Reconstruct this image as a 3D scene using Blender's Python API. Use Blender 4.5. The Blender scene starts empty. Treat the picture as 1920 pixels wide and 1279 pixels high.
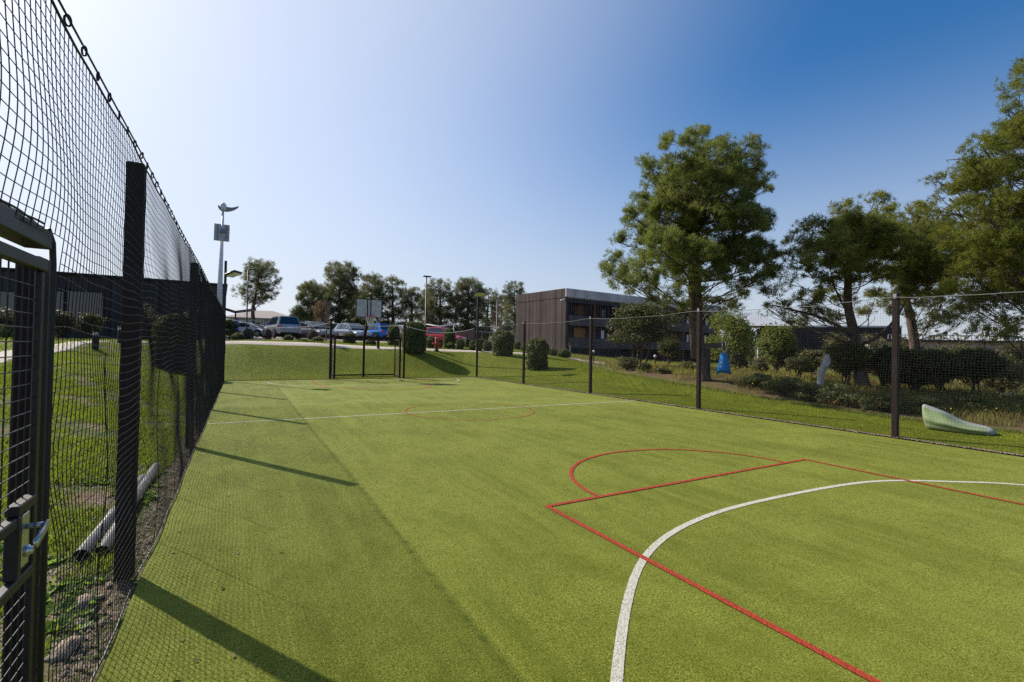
import bpy, math, random
import numpy as np
from mathutils import Vector, Matrix

scene = bpy.context.scene
COL = scene.collection
rng = np.random.default_rng(7)
R = random.Random(11)

# ------------------------------------------------------------------ camera
F, CX, CY, H = 885.0, 960.0, 639.5, 1.68
_v1 = np.array([452 - CX, 643 - CY, F]); _v2 = np.array([2504 - CX, 681 - CY, F])
AY = _v1 / np.linalg.norm(_v1)
AX = _v2 / np.linalg.norm(_v2); AX = AX - AY * (AX @ AY); AX /= np.linalg.norm(AX)
AZ = np.cross(AX, AY)
cd = bpy.data.cameras.new("camera"); cam = bpy.data.objects.new("camera", cd); COL.objects.link(cam)
cd.sensor_width = 36.0; cd.lens = F / 1920 * 36.0; cd.clip_start = 0.05; cd.clip_end = 3000
_m = Matrix(((AX[0], -AX[1], -AX[2], 0), (AY[0], -AY[1], -AY[2], 0), (AZ[0], -AZ[1], -AZ[2], H), (0, 0, 0, 1)))
cam.matrix_world = _m
scene.camera = cam


def at(px, py, d):
    """a photograph pixel and a distance in metres -> a point of the place"""
    v = np.array([px - CX, py - CY, F]) / F * d
    return np.array([v @ AX, v @ AY, v @ AZ + H])


# ------------------------------------------------------------------ light
SUN_EL, SUN_AZ = math.radians(38.1), math.radians(30.2)   # azimuth from +Y towards -X
sd = Vector((-math.sin(SUN_AZ) * math.cos(SUN_EL), math.cos(SUN_AZ) * math.cos(SUN_EL), math.sin(SUN_EL)))
sl = bpy.data.lights.new("sun", 'SUN'); so = bpy.data.objects.new("sun", sl); COL.objects.link(so)
sl.energy = 4.2; sl.angle = math.radians(0.55); sl.color = (1.0, 0.93, 0.82)
so.rotation_euler = (-sd).to_track_quat('-Z', 'Y').to_euler()
so.location = (-20, 40, 40)
w = bpy.data.worlds.new("World"); scene.world = w; w.use_nodes = True
nt = w.node_tree; bg = nt.nodes["Background"]
sky = nt.nodes.new("ShaderNodeTexSky"); sky.sky_type = 'NISHITA'; sky.sun_disc = False
sky.sun_elevation = SUN_EL; sky.sun_rotation = -SUN_AZ
sky.air_density = 1.0; sky.dust_density = 1.4; sky.ozone_density = 3.5; sky.altitude = 50
hs_ = nt.nodes.new("ShaderNodeHueSaturation"); hs_.inputs["Saturation"].default_value = 1.34
nt.links.new(sky.outputs[0], hs_.inputs["Color"]); tcw = nt.nodes.new("ShaderNodeTexCoord"); spw = nt.nodes.new("ShaderNodeSeparateXYZ"); nt.links.new(tcw.outputs["Generated"], spw.inputs[0])
mrw = nt.nodes.new("ShaderNodeMapRange"); mrw.interpolation_type = 'SMOOTHSTEP'; mrw.inputs[1].default_value = -0.02; mrw.inputs[2].default_value = 0.50
mrw.inputs[3].default_value = 0.8; mrw.inputs[4].default_value = 0.0; nt.links.new(spw.outputs[2], mrw.inputs[0])
mxw = nt.nodes.new("ShaderNodeMix"); mxw.data_type = 'RGBA'; nt.links.new(mrw.outputs[0], mxw.inputs[0])
nt.links.new(hs_.outputs[0], mxw.inputs[6]); mxw.inputs[7].default_value = (4.4, 4.7, 5.4, 1)      # milky air low over the horizon
dtw = nt.nodes.new("ShaderNodeVectorMath"); dtw.operation = 'DOT_PRODUCT'; nt.links.new(tcw.outputs["Generated"], dtw.inputs[0]); dtw.inputs[1].default_value = tuple(sd)
mra = nt.nodes.new("ShaderNodeMapRange"); mra.interpolation_type = 'SMOOTHSTEP'; mra.inputs[1].default_value = 0.26; mra.inputs[2].default_value = 1.06
mra.inputs[3].default_value = 0.0; mra.inputs[4].default_value = 0.70; nt.links.new(dtw.outputs["Value"], mra.inputs[0])
mxa = nt.nodes.new("ShaderNodeMix"); mxa.data_type = 'RGBA'; nt.links.new(mra.outputs[0], mxa.inputs[0])
nt.links.new(mxw.outputs[2], mxa.inputs[6]); mxa.inputs[7].default_value = (5.9, 6.3, 7.0, 1)             # bright veil of thin haze round the sun
nt.links.new(mxa.outputs[2], bg.inputs[0]); bg.inputs[1].default_value = 0.105
scene.view_settings.view_transform = 'Standard'; scene.view_settings.look = 'None'
scene.view_settings.exposure = 0.45; scene.view_settings.gamma = 1.0
scene.cycles.use_denoising = False; scene.cycles.max_bounces = 8; scene.cycles.transparent_max_bounces = 12

# ------------------------------------------------------------------ materials
MATS = {}


def mat(name, c1, c2=None, scale=4.0, rough=0.7, metal=0.0, spec=0.4, bump=0.0, bscale=60.0, detail=5.0,
        stretch=(1, 1, 1), transl=0.0, c3=None, scale2=0.6, lo=0.35, hi=0.65, coord='Object', trcol=None):
    m = bpy.data.materials.new(name); m.use_nodes = True; MATS[name] = m
    t = m.node_tree; n = t.nodes; L = t.links; p = n["Principled BSDF"]
    p.inputs["Roughness"].default_value = rough; p.inputs["Metallic"].default_value = metal
    p.inputs["Specular IOR Level"].default_value = spec
    tc = n.new("ShaderNodeTexCoord")
    mp = n.new("ShaderNodeMapping"); mp.inputs["Scale"].default_value = stretch
    if coord == 'World':
        g = n.new("ShaderNodeNewGeometry"); L.new(g.outputs["Position"], mp.inputs[0])
    else:
        L.new(tc.outputs[coord], mp.inputs[0])
    out = None
    if c2 is not None:
        nz = n.new("ShaderNodeTexNoise"); nz.inputs["Scale"].default_value = scale; nz.inputs["Detail"].default_value = detail
        L.new(mp.outputs[0], nz.inputs["Vector"])
        mr = n.new("ShaderNodeMapRange"); mr.inputs[1].default_value = lo; mr.inputs[2].default_value = hi
        L.new(nz.outputs["Fac"], mr.inputs[0])
        mx = n.new("ShaderNodeMix"); mx.data_type = 'RGBA'
        mx.inputs[6].default_value = (*c1, 1); mx.inputs[7].default_value = (*c2, 1)
        L.new(mr.outputs[0], mx.inputs[0]); out = mx.outputs[2]
        if c3 is not None:
            nz2 = n.new("ShaderNodeTexNoise"); nz2.inputs["Scale"].default_value = scale2; nz2.inputs["Detail"].default_value = 4
            L.new(mp.outputs[0], nz2.inputs["Vector"])
            mr2 = n.new("ShaderNodeMapRange"); mr2.inputs[1].default_value = 0.45; mr2.inputs[2].default_value = 0.65
            L.new(nz2.outputs["Fac"], mr2.inputs[0])
            mx2 = n.new("ShaderNodeMix"); mx2.data_type = 'RGBA'
            L.new(out, mx2.inputs[6]); mx2.inputs[7].default_value = (*c3, 1); L.new(mr2.outputs[0], mx2.inputs[0]); out = mx2.outputs[2]
        L.new(out, p.inputs["Base Color"])
    else:
        p.inputs["Base Color"].default_value = (*c1, 1)
    if bump > 0:
        b = n.new("ShaderNodeBump"); b.inputs["Strength"].default_value = bump; b.inputs["Distance"].default_value = 0.02
        nb = n.new("ShaderNodeTexNoise"); nb.inputs["Scale"].default_value = bscale; nb.inputs["Detail"].default_value = 3
        L.new(mp.outputs[0], nb.inputs["Vector"]); L.new(nb.outputs["Fac"], b.inputs["Height"]); L.new(b.outputs[0], p.inputs["Normal"])
    if transl > 0:
        tr = n.new("ShaderNodeBsdfTranslucent")
        if trcol is not None: tr.inputs[0].default_value = (*trcol, 1)
        elif out is not None: L.new(out, tr.inputs[0])
        else: tr.inputs[0].default_value = (*c1, 1)
        ms = n.new("ShaderNodeMixShader"); ms.inputs[0].default_value = transl
        L.new(p.outputs[0], ms.inputs[1]); L.new(tr.outputs[0], ms.inputs[2])
        L.new(ms.outputs[0], n["Material Output"].inputs["Surface"])
    return m


def turf_mat(name, a, b, c, d, gscale):
    """short pile: fine grain, soft patches along and across, a few worn yellow spots"""
    m = bpy.data.materials.new(name); m.use_nodes = True; MATS[name] = m
    t = m.node_tree; n = t.nodes; L = t.links; p = n["Principled BSDF"]
    p.inputs["Roughness"].default_value = 0.8; p.inputs["Specular IOR Level"].default_value = 0.12
    p.inputs["Sheen Weight"].default_value = 0.14; p.inputs["Sheen Roughness"].default_value = 0.5
    p.inputs["Sheen Tint"].default_value = (0.95, 0.92, 0.4, 1)
    g = n.new("ShaderNodeNewGeometry")

    def noise(scale, detail, sx=1, sy=1, rough=0.55):
        mp = n.new("ShaderNodeMapping"); mp.inputs["Scale"].default_value = (sx, sy, 1)
        L.new(g.outputs["Position"], mp.inputs[0])
        q = n.new("ShaderNodeTexNoise"); q.inputs["Scale"].default_value = scale; q.inputs["Detail"].default_value = detail
        q.inputs["Roughness"].default_value = rough
        L.new(mp.outputs[0], q.inputs["Vector"]); return q.outputs["Fac"]

    def rng_(s, lo, hi):
        q = n.new("ShaderNodeMapRange"); q.inputs[1].default_value = lo; q.inputs[2].default_value = hi
        L.new(s, q.inputs[0]); return q.outputs[0]

    def mix(f, x, y):
        q = n.new("ShaderNodeMix"); q.data_type = 'RGBA'; L.new(f, q.inputs[0])
        for i, v in ((6, x), (7, y)):
            if isinstance(v, tuple): q.inputs[i].default_value = (*v, 1)
            else: L.new(v, q.inputs[i])
        return q.outputs[2]
    base = mix(rng_(noise(0.9, 6, 1, 0.7, .65), 0.40, 0.60), a, b)
    base = mix(rng_(noise(0.6, 8, 1.6, 0.8, 0.7), 0.53, 0.68), base, c)
    base = mix(rng_(noise(1.0, 5, 4.0, 0.3, 0.6), 0.46, 0.66), base, b)
    base = mix(rng_(noise(7.0, 5, 1, 1, 0.7), 0.5, 0.78), base, a)
    grain = rng_(noise(gscale, 3, 1, 1, 0.75), 0.40, 0.60)
    base = mix(grain, d, base)
    speck = rng_(noise(gscale * 1.7, 2, 1, 1), 0.66, 0.74)
    base = mix(speck, base, tuple(min(1, x * 1.9 + 0.05) for x in b))
    L.new(base, p.inputs["Base Color"])
    bp = n.new("ShaderNodeBump"); bp.inputs["Strength"].default_value = 0.55; bp.inputs["Distance"].default_value = 0.016
    L.new(noise(gscale, 3, 1, 1, 0.7), bp.inputs["Height"]); L.new(bp.outputs[0], p.inputs["Normal"])
    return m


turf_mat("turf", (0.125, 0.150, 0.007), (0.275, 0.298, 0.040), (0.135, 0.140, 0.002), (0.092, 0.108, 0.004), 80)
turf_mat("lawn_turf", (0.125, 0.160, 0.005), (0.20, 0.225, 0.012), (0.19, 0.185, 0.010), (0.06, 0.08, 0.002), 42)
MATS["lawn_turf"].node_tree.nodes["Principled BSDF"].inputs["Sheen Weight"].default_value = 0.05
mat("lawn_pile", (0.16, 0.19, 0.008), (0.29, 0.31, 0.022), scale=1.4, rough=0.6, spec=0.2, transl=0.3, trcol=(0.28, 0.34, 0.02), c3=(0.16, 0.16, 0.01), scale2=.5, detail=7, coord="World", lo=.4, hi=.6)
mat("turf_pile", (0.108, 0.132, 0.005), (0.305, 0.325, 0.044), scale=1.3, rough=0.6, spec=0.3, transl=0.3, trcol=(0.3, 0.36, 0.03), c3=(0.13, 0.135, 0.002), scale2=.6, detail=7, coord="World", lo=.43, hi=.58)
mat("white_line", (0.58, 0.55, 0.46), (0.40, 0.39, 0.29), scale=70, rough=0.8, bump=0.4, bscale=95, coord='World', lo=0.45, hi=0.75)
mat("red_line", (0.42, 0.045, 0.018), (0.27, 0.045, 0.012), scale=70, rough=0.8, bump=0.4, bscale=95, coord='World', lo=0.4, hi=0.75)
mat("net_black", (0.012, 0.011, 0.012), rough=0.55, spec=0.35)
mat("net_far", (0.03, 0.03, 0.03), rough=0.6, spec=0.3)
mat("rope_light", (0.20, 0.20, 0.19), rough=0.6)
mat("post_brown", (0.022, 0.014, 0.013), (0.034, 0.022, 0.021), scale=9, rough=0.7, spec=0.15, stretch=(6, 6, 1), bump=0.15, bscale=40)
mat("gate_metal", (0.020, 0.018, 0.017), (0.034, 0.031, 0.029), scale=6, rough=0.5, spec=0.3)
mat("gate_wire", (0.03, 0.03, 0.03), rough=0.45, metal=0.3)
mat("steel", (0.55, 0.56, 0.57), (0.42, 0.43, 0.44), scale=20, rough=0.32, metal=0.85)
mat("galv", (0.32, 0.33, 0.34), (0.24, 0.25, 0.26), scale=12, rough=0.45, metal=0.5)
mat("dark_metal", (0.022, 0.022, 0.023), rough=0.45, metal=0.2)
mat("black_rubber", (0.012, 0.012, 0.012), rough=0.85)
mat("white_metal", (0.72, 0.73, 0.74), (0.62, 0.63, 0.64), scale=5, rough=0.4)
mat("grey_blade", (0.22, 0.22, 0.22), rough=0.4)
mat("panel_back", (0.48, 0.45, 0.40), (0.40, 0.37, 0.33), scale=8, rough=0.5)
mat("lamp_glass", (0.62, 0.62, 0.60), (0.7, 0.7, 0.68), scale=30, rough=0.2, spec=0.6)
mat("board_grey", (0.40, 0.41, 0.44), (0.52, 0.53, 0.55), scale=5, rough=0.35, spec=0.5, transl=0.25)
mat("rim_red", (0.62, 0.05, 0.045), rough=0.4)
mat("cord_white", (0.75, 0.72, 0.66), rough=0.8)
mat("bark_pine", (0.06, 0.042, 0.032), (0.15, 0.105, 0.08), scale=6, rough=0.9, stretch=(3, 3, 0.7), bump=0.9, bscale=14)
mat("bark_dark", (0.045, 0.036, 0.03), (0.09, 0.07, 0.055), scale=7, rough=0.9, stretch=(3, 3, 0.7), bump=0.8, bscale=18)
mat("bark_bare", (0.16, 0.10, 0.08), (0.24, 0.16, 0.13), scale=8, rough=0.9)
mat("stump_grey", (0.26, 0.245, 0.225), (0.42, 0.40, 0.37), scale=9, rough=0.9, stretch=(4, 4, 0.8), bump=0.7, bscale=25)


def leafmat(name, a, b, c, tr, f=0.3, sc=1.6):
    return mat(name, a, b, scale=sc, rough=0.55, spec=0.3, transl=f, c3=c, scale2=0.9, trcol=tr, detail=4, lo=0.4, hi=0.6)


leafmat("needle_a", (0.1, 0.128, 0.027), (0.172, 0.195, 0.049), (0.185, 0.175, 0.06), (0.23, 0.27, 0.05), f=0.48)
leafmat("needle_b", (0.11, 0.13, 0.024), (0.182, 0.198, 0.04), (0.195, 0.175, 0.052), (0.27, 0.29, 0.048), f=0.5)
leafmat("needle_c", (0.086, 0.112, 0.016), (0.15, 0.17, 0.026), (0.168, 0.155, 0.035), (0.23, 0.245, 0.028), f=0.48)
leafmat("needle_hazy", (0.085, 0.104, 0.042), (0.13, 0.15, 0.06), (0.13, 0.125, 0.066), (0.18, 0.19, 0.075), f=0.46)  # paler, greyed needles: haze of distance put into the colour
leafmat("needle_fresh", (0.115, 0.15, 0.025), (0.175, 0.205, 0.04), (0.155, 0.16, 0.04), (0.23, 0.26, 0.04), f=0.46)
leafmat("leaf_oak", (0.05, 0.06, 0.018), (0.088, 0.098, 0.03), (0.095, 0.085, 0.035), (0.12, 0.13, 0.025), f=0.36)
leafmat("leaf_olive", (0.085, 0.09, 0.03), (0.14, 0.135, 0.05), (0.15, 0.12, 0.05), (0.16, 0.16, 0.04))
leafmat("leaf_clip", (0.08, 0.098, 0.03), (0.16, 0.175, 0.065), (0.125, 0.135, 0.042), (0.15, 0.17, 0.04), f=0.32)
leafmat("leaf_round", (0.07, 0.095, 0.02), (0.12, 0.15, 0.035), (0.11, 0.12, 0.03), (0.13, 0.15, 0.03))
leafmat("leaf_pinkish", (0.10, 0.08, 0.055), (0.20, 0.15, 0.11), (0.09, 0.10, 0.035), (0.15, 0.13, 0.06))
leafmat("leaf_dead", (0.14, 0.085, 0.04), (0.2, 0.13, 0.06), (0.16, 0.1, 0.05), (0.2, 0.13, 0.06))
leafmat("grass_green", (0.085, 0.13, 0.014), (0.17, 0.215, 0.028), (0.19, 0.19, 0.045), (0.29, 0.37, 0.035), f=0.44, sc=3.0)
leafmat("grass_dry", (0.21, 0.165, 0.055), (0.30, 0.24, 0.09), (0.14, 0.125, 0.035), (0.32, 0.26, 0.08), f=0.4, sc=0.8)
leafmat("grass_bank", (0.10, 0.14, 0.022), (0.17, 0.21, 0.035), (0.2, 0.19, 0.06), (0.3, 0.36, 0.05), f=0.45, sc=0.7)
leafmat("weed_leaf", (0.09, 0.17, 0.025), (0.14, 0.24, 0.04), (0.12, 0.2, 0.03), (0.28, 0.42, 0.05), f=0.45)
mat("flower_yellow", (0.75, 0.55, 0.03), rough=0.6, transl=0.3)
mat("stone_pale", (0.26, 0.20, 0.14), (0.40, 0.32, 0.24), scale=5, rough=0.9, bump=0.6, bscale=14)
mat("gravel", (0.17, 0.125, 0.09), (0.33, 0.26, 0.19), scale=3, rough=0.9)
mat("pvc_grey", (0.075, 0.075, 0.075), (0.15, 0.145, 0.135), scale=9, rough=0.4)
mat("path_sand", (0.50, 0.42, 0.34), (0.58, 0.50, 0.41), scale=3, rough=0.9, bump=0.3, bscale=30, coord='World', c3=(0.44, 0.38, 0.31))
mat("asphalt", (0.33, 0.25, 0.21), (0.40, 0.31, 0.26), scale=2, rough=0.9, bump=0.3, bscale=40, coord='World')
mat("bag_green", (0.17, 0.23, 0.10), (0.22, 0.28, 0.14), scale=3, rough=0.8, bump=0.3, bscale=9)
mat("bag_trim", (0.30, 0.31, 0.28), rough=0.75)
mat("cone_blue", (0.006, 0.20, 0.55), (0.006, 0.17, 0.48), scale=3, rough=0.5)
mat("beam_dark", (0.04, 0.032, 0.03), (0.06, 0.05, 0.045), scale=6, rough=0.7)
mat("hydrant_red", (0.60, 0.06, 0.06), rough=0.4)
mat("tile_roof", (0.36, 0.29, 0.25), (0.46, 0.38, 0.33), scale=3, rough=0.85, bump=0.6, bscale=5, stretch=(3, 1, 1))
mat("wall_pale", (0.50, 0.46, 0.42), (0.56, 0.52, 0.47), scale=2, rough=0.9)
mat("roof_metal", (0.50, 0.51, 0.53), (0.57, 0.58, 0.60), scale=1.2, rough=0.45, stretch=(8, 1, 1))
mat("glass_dark", (0.02, 0.025, 0.035), rough=0.06, spec=0.8)
mat("glass_car", (0.015, 0.03, 0.045), rough=0.04, spec=0.9)
mat("wood_orange", (0.36, 0.17, 0.06), (0.44, 0.21, 0.08), scale=3, rough=0.7)
mat("wood_red", (0.11, 0.05, 0.038), (0.16, 0.075, 0.055), scale=3, rough=0.8, stretch=(6, 6, .4))
mat("window_pale", (0.65, 0.67, 0.70), (0.8, 0.82, 0.85), scale=2, rough=0.2)
mat("dark_inside", (0.014, 0.012, 0.012), rough=0.8)
mat("blue_paint", (0.015, 0.10, 0.45), rough=0.5)
mat("timber_fence", (0.16, 0.09, 0.065), (0.22, 0.13, 0.1), scale=2, rough=0.8, stretch=(5, 5, .5))
mat("plate_white", (0.7, 0.7, 0.68), rough=0.4)
mat("light_red", (0.75, 0.02, 0.015), rough=0.2, spec=0.6)
mat("light_clear", (0.65, 0.67, 0.7), rough=0.12, spec=0.8)
mat("rim_alloy", (0.5, 0.5, 0.52), rough=0.3, metal=0.8)
mat("tag_white", (0.8, 0.8, 0.8), rough=0.5)


def plank_mat(name, a, b, dark, per, horiz=False, rough=0.8):
    """boards: stripes of slightly different tone with a dark joint; built from the world position along the wall"""
    m = bpy.data.materials.new(name); m.use_nodes = True; MATS[name] = m
    t = m.node_tree; n = t.nodes; L = t.links; p = n["Principled BSDF"]; p.inputs["Roughness"].default_value = rough
    p.inputs["Specular IOR Level"].default_value = 0.2
    tc = n.new("ShaderNodeTexCoord"); sp = n.new("ShaderNodeSeparateXYZ"); L.new(tc.outputs["Object"], sp.inputs[0])
    ad = n.new("ShaderNodeMath"); ad.operation = 'ADD'; L.new(sp.outputs[0], ad.inputs[0]); L.new(sp.outputs[1], ad.inputs[1])
    src = sp.outputs[2] if horiz else ad.outputs[0]
    dv = n.new("ShaderNodeMath"); dv.operation = 'DIVIDE'; L.new(src, dv.inputs[0]); dv.inputs[1].default_value = per
    fl = n.new("ShaderNodeMath"); fl.operation = 'FLOOR'; L.new(dv.outputs[0], fl.inputs[0])
    fr = n.new("ShaderNodeMath"); fr.operation = 'FRACT'; L.new(dv.outputs[0], fr.inputs[0])
    wn = n.new("ShaderNodeTexWhiteNoise"); wn.noise_dimensions = '1D'; L.new(fl.outputs[0], wn.inputs["W"])
    mx = n.new("ShaderNodeMix"); mx.data_type = 'RGBA'; mx.inputs[6].default_value = (*a, 1); mx.inputs[7].default_value = (*b, 1)
    L.new(wn.outputs["Value"], mx.inputs[0])
    lt = n.new("ShaderNodeMath"); lt.operation = 'LESS_THAN'; L.new(fr.outputs[0], lt.inputs[0]); lt.inputs[1].default_value = 0.14
    m2 = n.new("ShaderNodeMix"); m2.data_type = 'RGBA'; L.new(lt.outputs[0], m2.inputs[0]); L.new(mx.outputs[2], m2.inputs[6]); m2.inputs[7].default_value = (*dark, 1)
    nz = n.new("ShaderNodeTexNoise"); nz.inputs["Scale"].default_value = 0.5; nz.inputs["Detail"].default_value = 6
    L.new(tc.outputs["Object"], nz.inputs["Vector"])
    mr = n.new("ShaderNodeMapRange"); mr.inputs[1].default_value = 0.3; mr.inputs[2].default_value = 0.7
    mr.inputs[3].default_value = 0.75; mr.inputs[4].default_value = 1.25; L.new(nz.outputs["Fac"], mr.inputs[0])
    vm = n.new("ShaderNodeVectorMath"); vm.operation = 'SCALE'; L.new(m2.outputs[2], vm.inputs[0]); L.new(mr.outputs[0], vm.inputs["Scale"])
    L.new(vm.outputs[0], p.inputs["Base Color"])
    return m


plank_mat("cladding_brown", (0.045, 0.034, 0.031), (0.105, 0.078, 0.070), (0.03, 0.022, 0.02), 0.42)
plank_mat("cladding_dark", (0.05, 0.045, 0.046), (0.072, 0.065, 0.067), (0.018, 0.016, 0.017), 0.3)
plank_mat("cladding_black", (0.022, 0.021, 0.024), (0.034, 0.032, 0.036), (0.01, 0.01, 0.011), 0.6)
plank_mat("cladding_mid", (0.085, 0.074, 0.072), (0.12, 0.106, 0.102), (0.04, 0.036, 0.036), 0.3)
plank_mat("parapet_pale", (0.52, 0.49, 0.47), (0.62, 0.59, 0.57), (0.2, 0.19, 0.2), 0.28)


def car_paint(name, c, metal=0.35):
    return mat(name, c, rough=0.22, metal=metal, spec=0.6)


car_paint("paint_silver", (0.42, 0.44, 0.47), 0.35); car_paint("paint_dark", (0.2, 0.205, 0.22), 0.4)
car_paint("paint_greyblue", (0.30, 0.35, 0.44), 0.5); car_paint("paint_blue", (0.01, 0.20, 0.62), 0.2)
car_paint("paint_white", (0.72, 0.73, 0.75), 0.0); car_paint("paint_red", (0.58, 0.03, 0.045), 0.1)
car_paint("paint_paleblue", (0.42, 0.52, 0.66), 0.3); car_paint("paint_grey", (0.33, 0.33, 0.34), 0.5)

# ------------------------------------------------------------------ mesh helpers
def link(name, me, m=None, parent=None, smooth=False):
    o = bpy.data.objects.new(name, me); COL.objects.link(o)
    if m is not None:
        for k in (m if isinstance(m, (list, tuple)) else [m]): me.materials.append(MATS[k] if isinstance(k, str) else k)
    if parent is not None: o.parent = parent
    if smooth: me.shade_smooth()
    return o


def npmesh(name, V, Fc, matidx=None):
    """V (n,3), Fc (m,k) all faces of one size"""
    V = np.asarray(V, dtype=np.float32); Fc = np.asarray(Fc, dtype=np.int32)
    me = bpy.data.meshes.new(name); me.vertices.add(len(V)); me.vertices.foreach_set("co", V.ravel())
    k = Fc.shape[1]; me.loops.add(Fc.size); me.loops.foreach_set("vertex_index", Fc.ravel())
    me.polygons.add(len(Fc)); me.polygons.foreach_set("loop_start", np.arange(0, Fc.size, k, dtype=np.int32))
    if matidx is not None: me.polygons.foreach_set("material_index", np.asarray(matidx, dtype=np.int32))
    me.update(calc_edges=True); me.validate()
    return me


class MB:
    def __init__(s): s.v = []; s.f = []; s.mi = []; s.cur = 0

    def add(s, vs, fs):
        b = len(s.v); s.v += [tuple(map(float, q)) for q in vs]; s.f += [tuple(i + b for i in f) for f in fs]; s.mi += [s.cur] * len(fs)

    def box(s, c, d, rz=0.0, bev=0.0, M=None):
        x, y, z = d[0] / 2, d[1] / 2, d[2] / 2
        if bev <= 0:
            vs = [(-x, -y, -z), (x, -y, -z), (x, y, -z), (-x, y, -z), (-x, -y, z), (x, -y, z), (x, y, z), (-x, y, z)]
            fs = [(0, 3, 2, 1), (4, 5, 6, 7), (0, 1, 5, 4), (1, 2, 6, 5), (2, 3, 7, 6), (3, 0, 4, 7)]
        else:
            b = bev; vs = []; fs = []
            pr = [(-x + b, -y), (x - b, -y), (x, -y + b), (x, y - b), (x - b, y), (-x + b, y), (-x, y - b), (-x, -y + b)]
            pi = [(px * (1 - b / x), py * (1 - b / y)) for px, py in pr]
            for zz, P in ((-z, pi), (-z + b, pr), (z - b, pr), (z, pi)): vs += [(q[0], q[1], zz) for q in P]
            for k in range(3):
                for i in range(8): fs.append((k * 8 + i, k * 8 + (i + 1) % 8, (k + 1) * 8 + (i + 1) % 8, (k + 1) * 8 + i))
            fs.append(tuple(range(7, -1, -1))); fs.append(tuple(range(24, 32)))
        if M is not None: vs = [tuple(M @ Vector(q)) for q in vs]
        else:
            ca, sa = math.cos(rz), math.sin(rz)
            vs = [(c[0] + q[0] * ca - q[1] * sa, c[1] + q[0] * sa + q[1] * ca, c[2] + q[2]) for q in vs]
        s.add(vs, fs)

    def bar(s, a, b, wx, wz):
        """rectangular bar from a to b, wz thick along the vertical-ish side"""
        a = Vector(a); b = Vector(b); t = (b - a); L_ = t.length; t.normalize()
        up = Vector((0, 0, 1)) if abs(t.z) < 0.95 else Vector((0, 1, 0))
        sx = t.cross(up).normalized(); u = sx.cross(t)
        M = Matrix(((sx.x, t.x, u.x, (a.x + b.x) / 2), (sx.y, t.y, u.y, (a.y + b.y) / 2), (sx.z, t.z, u.z, (a.z + b.z) / 2), (0, 0, 0, 1)))
        s.box((0, 0, 0), (wx, L_, wz), M=M)

    def tube(s, pts, rad, n=8, cap=True):
        pts = [Vector(p) for p in pts]
        if not hasattr(rad, '__len__'): rad = [rad] * len(pts)
        b = len(s.v); ref = None; vs = []
        for i, p in enumerate(pts):
            t = (pts[min(i + 1, len(pts) - 1)] - pts[max(i - 1, 0)]).normalized()
            if ref is None: ref = Vector((1, 0, 0)) if abs(t.x) < 0.9 else Vector((0, 1, 0))
            u = (ref - t * ref.dot(t)).normalized(); ref = u; q = t.cross(u)
            for k in range(n):
                a = 2 * math.pi * k / n; vs.append(p + (u * math.cos(a) + q * math.sin(a)) * rad[i])
        fs = []
        for i in range(len(pts) - 1):
            for k in range(n): fs.append((i * n + k, i * n + (k + 1) % n, (i + 1) * n + (k + 1) % n, (i + 1) * n + k))
        if cap:
            fs.append(tuple(range(n - 1, -1, -1))); fs.append(tuple((len(pts) - 1) * n + k for k in range(n)))
        s.add(vs, fs)

    def lathe(s, prof, c=(0, 0, 0), n=20, axis='z'):
        vs = []; fs = []
        for r, z in prof:
            for k in range(n):
                a = 2 * math.pi * k / n; x, y = r * math.cos(a), r * math.sin(a)
                q = (x, y, z) if axis == 'z' else ((z, x, y) if axis == 'x' else (y, z, x))
                vs.append((c[0] + q[0], c[1] + q[1], c[2] + q[2]))
        for i in range(len(prof) - 1):
            for k in range(n): fs.append((i * n + k, i * n + (k + 1) % n, (i + 1) * n + (k + 1) % n, (i + 1) * n + k))
        fs.append(tuple(range(n - 1, -1, -1))); fs.append(tuple((len(prof) - 1) * n + k for k in range(n)))
        s.add(vs, fs)

    def quad(s, a, b, c, d): s.add([a, b, c, d], [(0, 1, 2, 3)])

    def prism(s, poly, y0, y1):
        """polygon in xz extruded along y"""
        n = len(poly); vs = [(p[0], y0, p[1]) for p in poly] + [(p[0], y1, p[1]) for p in poly]
        fs = [tuple(range(n)), tuple(range(2 * n - 1, n - 1, -1))] + [(i + n, (i + 1) % n + n, (i + 1) % n, i) for i in range(n)]
        s.add(vs, fs)

    def build(s, name, m=None, parent=None, smooth=False):
        me = bpy.data.meshes.new(name); me.from_pydata(s.v, [], s.f)
        if any(s.mi): me.polygons.foreach_set("material_index", s.mi)
        me.update(); return link(name, me, m, parent, smooth)


def tag(o, label, cat, group=None, kind=None):
    if label: o["label"] = label
    if cat: o["category"] = cat
    if group: o["group"] = group
    if kind: o["kind"] = kind
    return o


def thing(name, label, cat, loc=(0, 0, 0), rz=0.0, group=None):
    o = bpy.data.objects.new(name, None); COL.objects.link(o); o.empty_display_size = 0.3
    o.location = tuple(map(float, loc)); o.rotation_euler = (0, 0, rz)
    return tag(o, label, cat, group)


def copy_tree(o, parent=None):
    c = o.copy(); COL.objects.link(c); c.parent = parent
    for ch in list(o.children): copy_tree(ch, c)
    return c


def structure(o): o["kind"] = "structure"; return o


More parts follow.
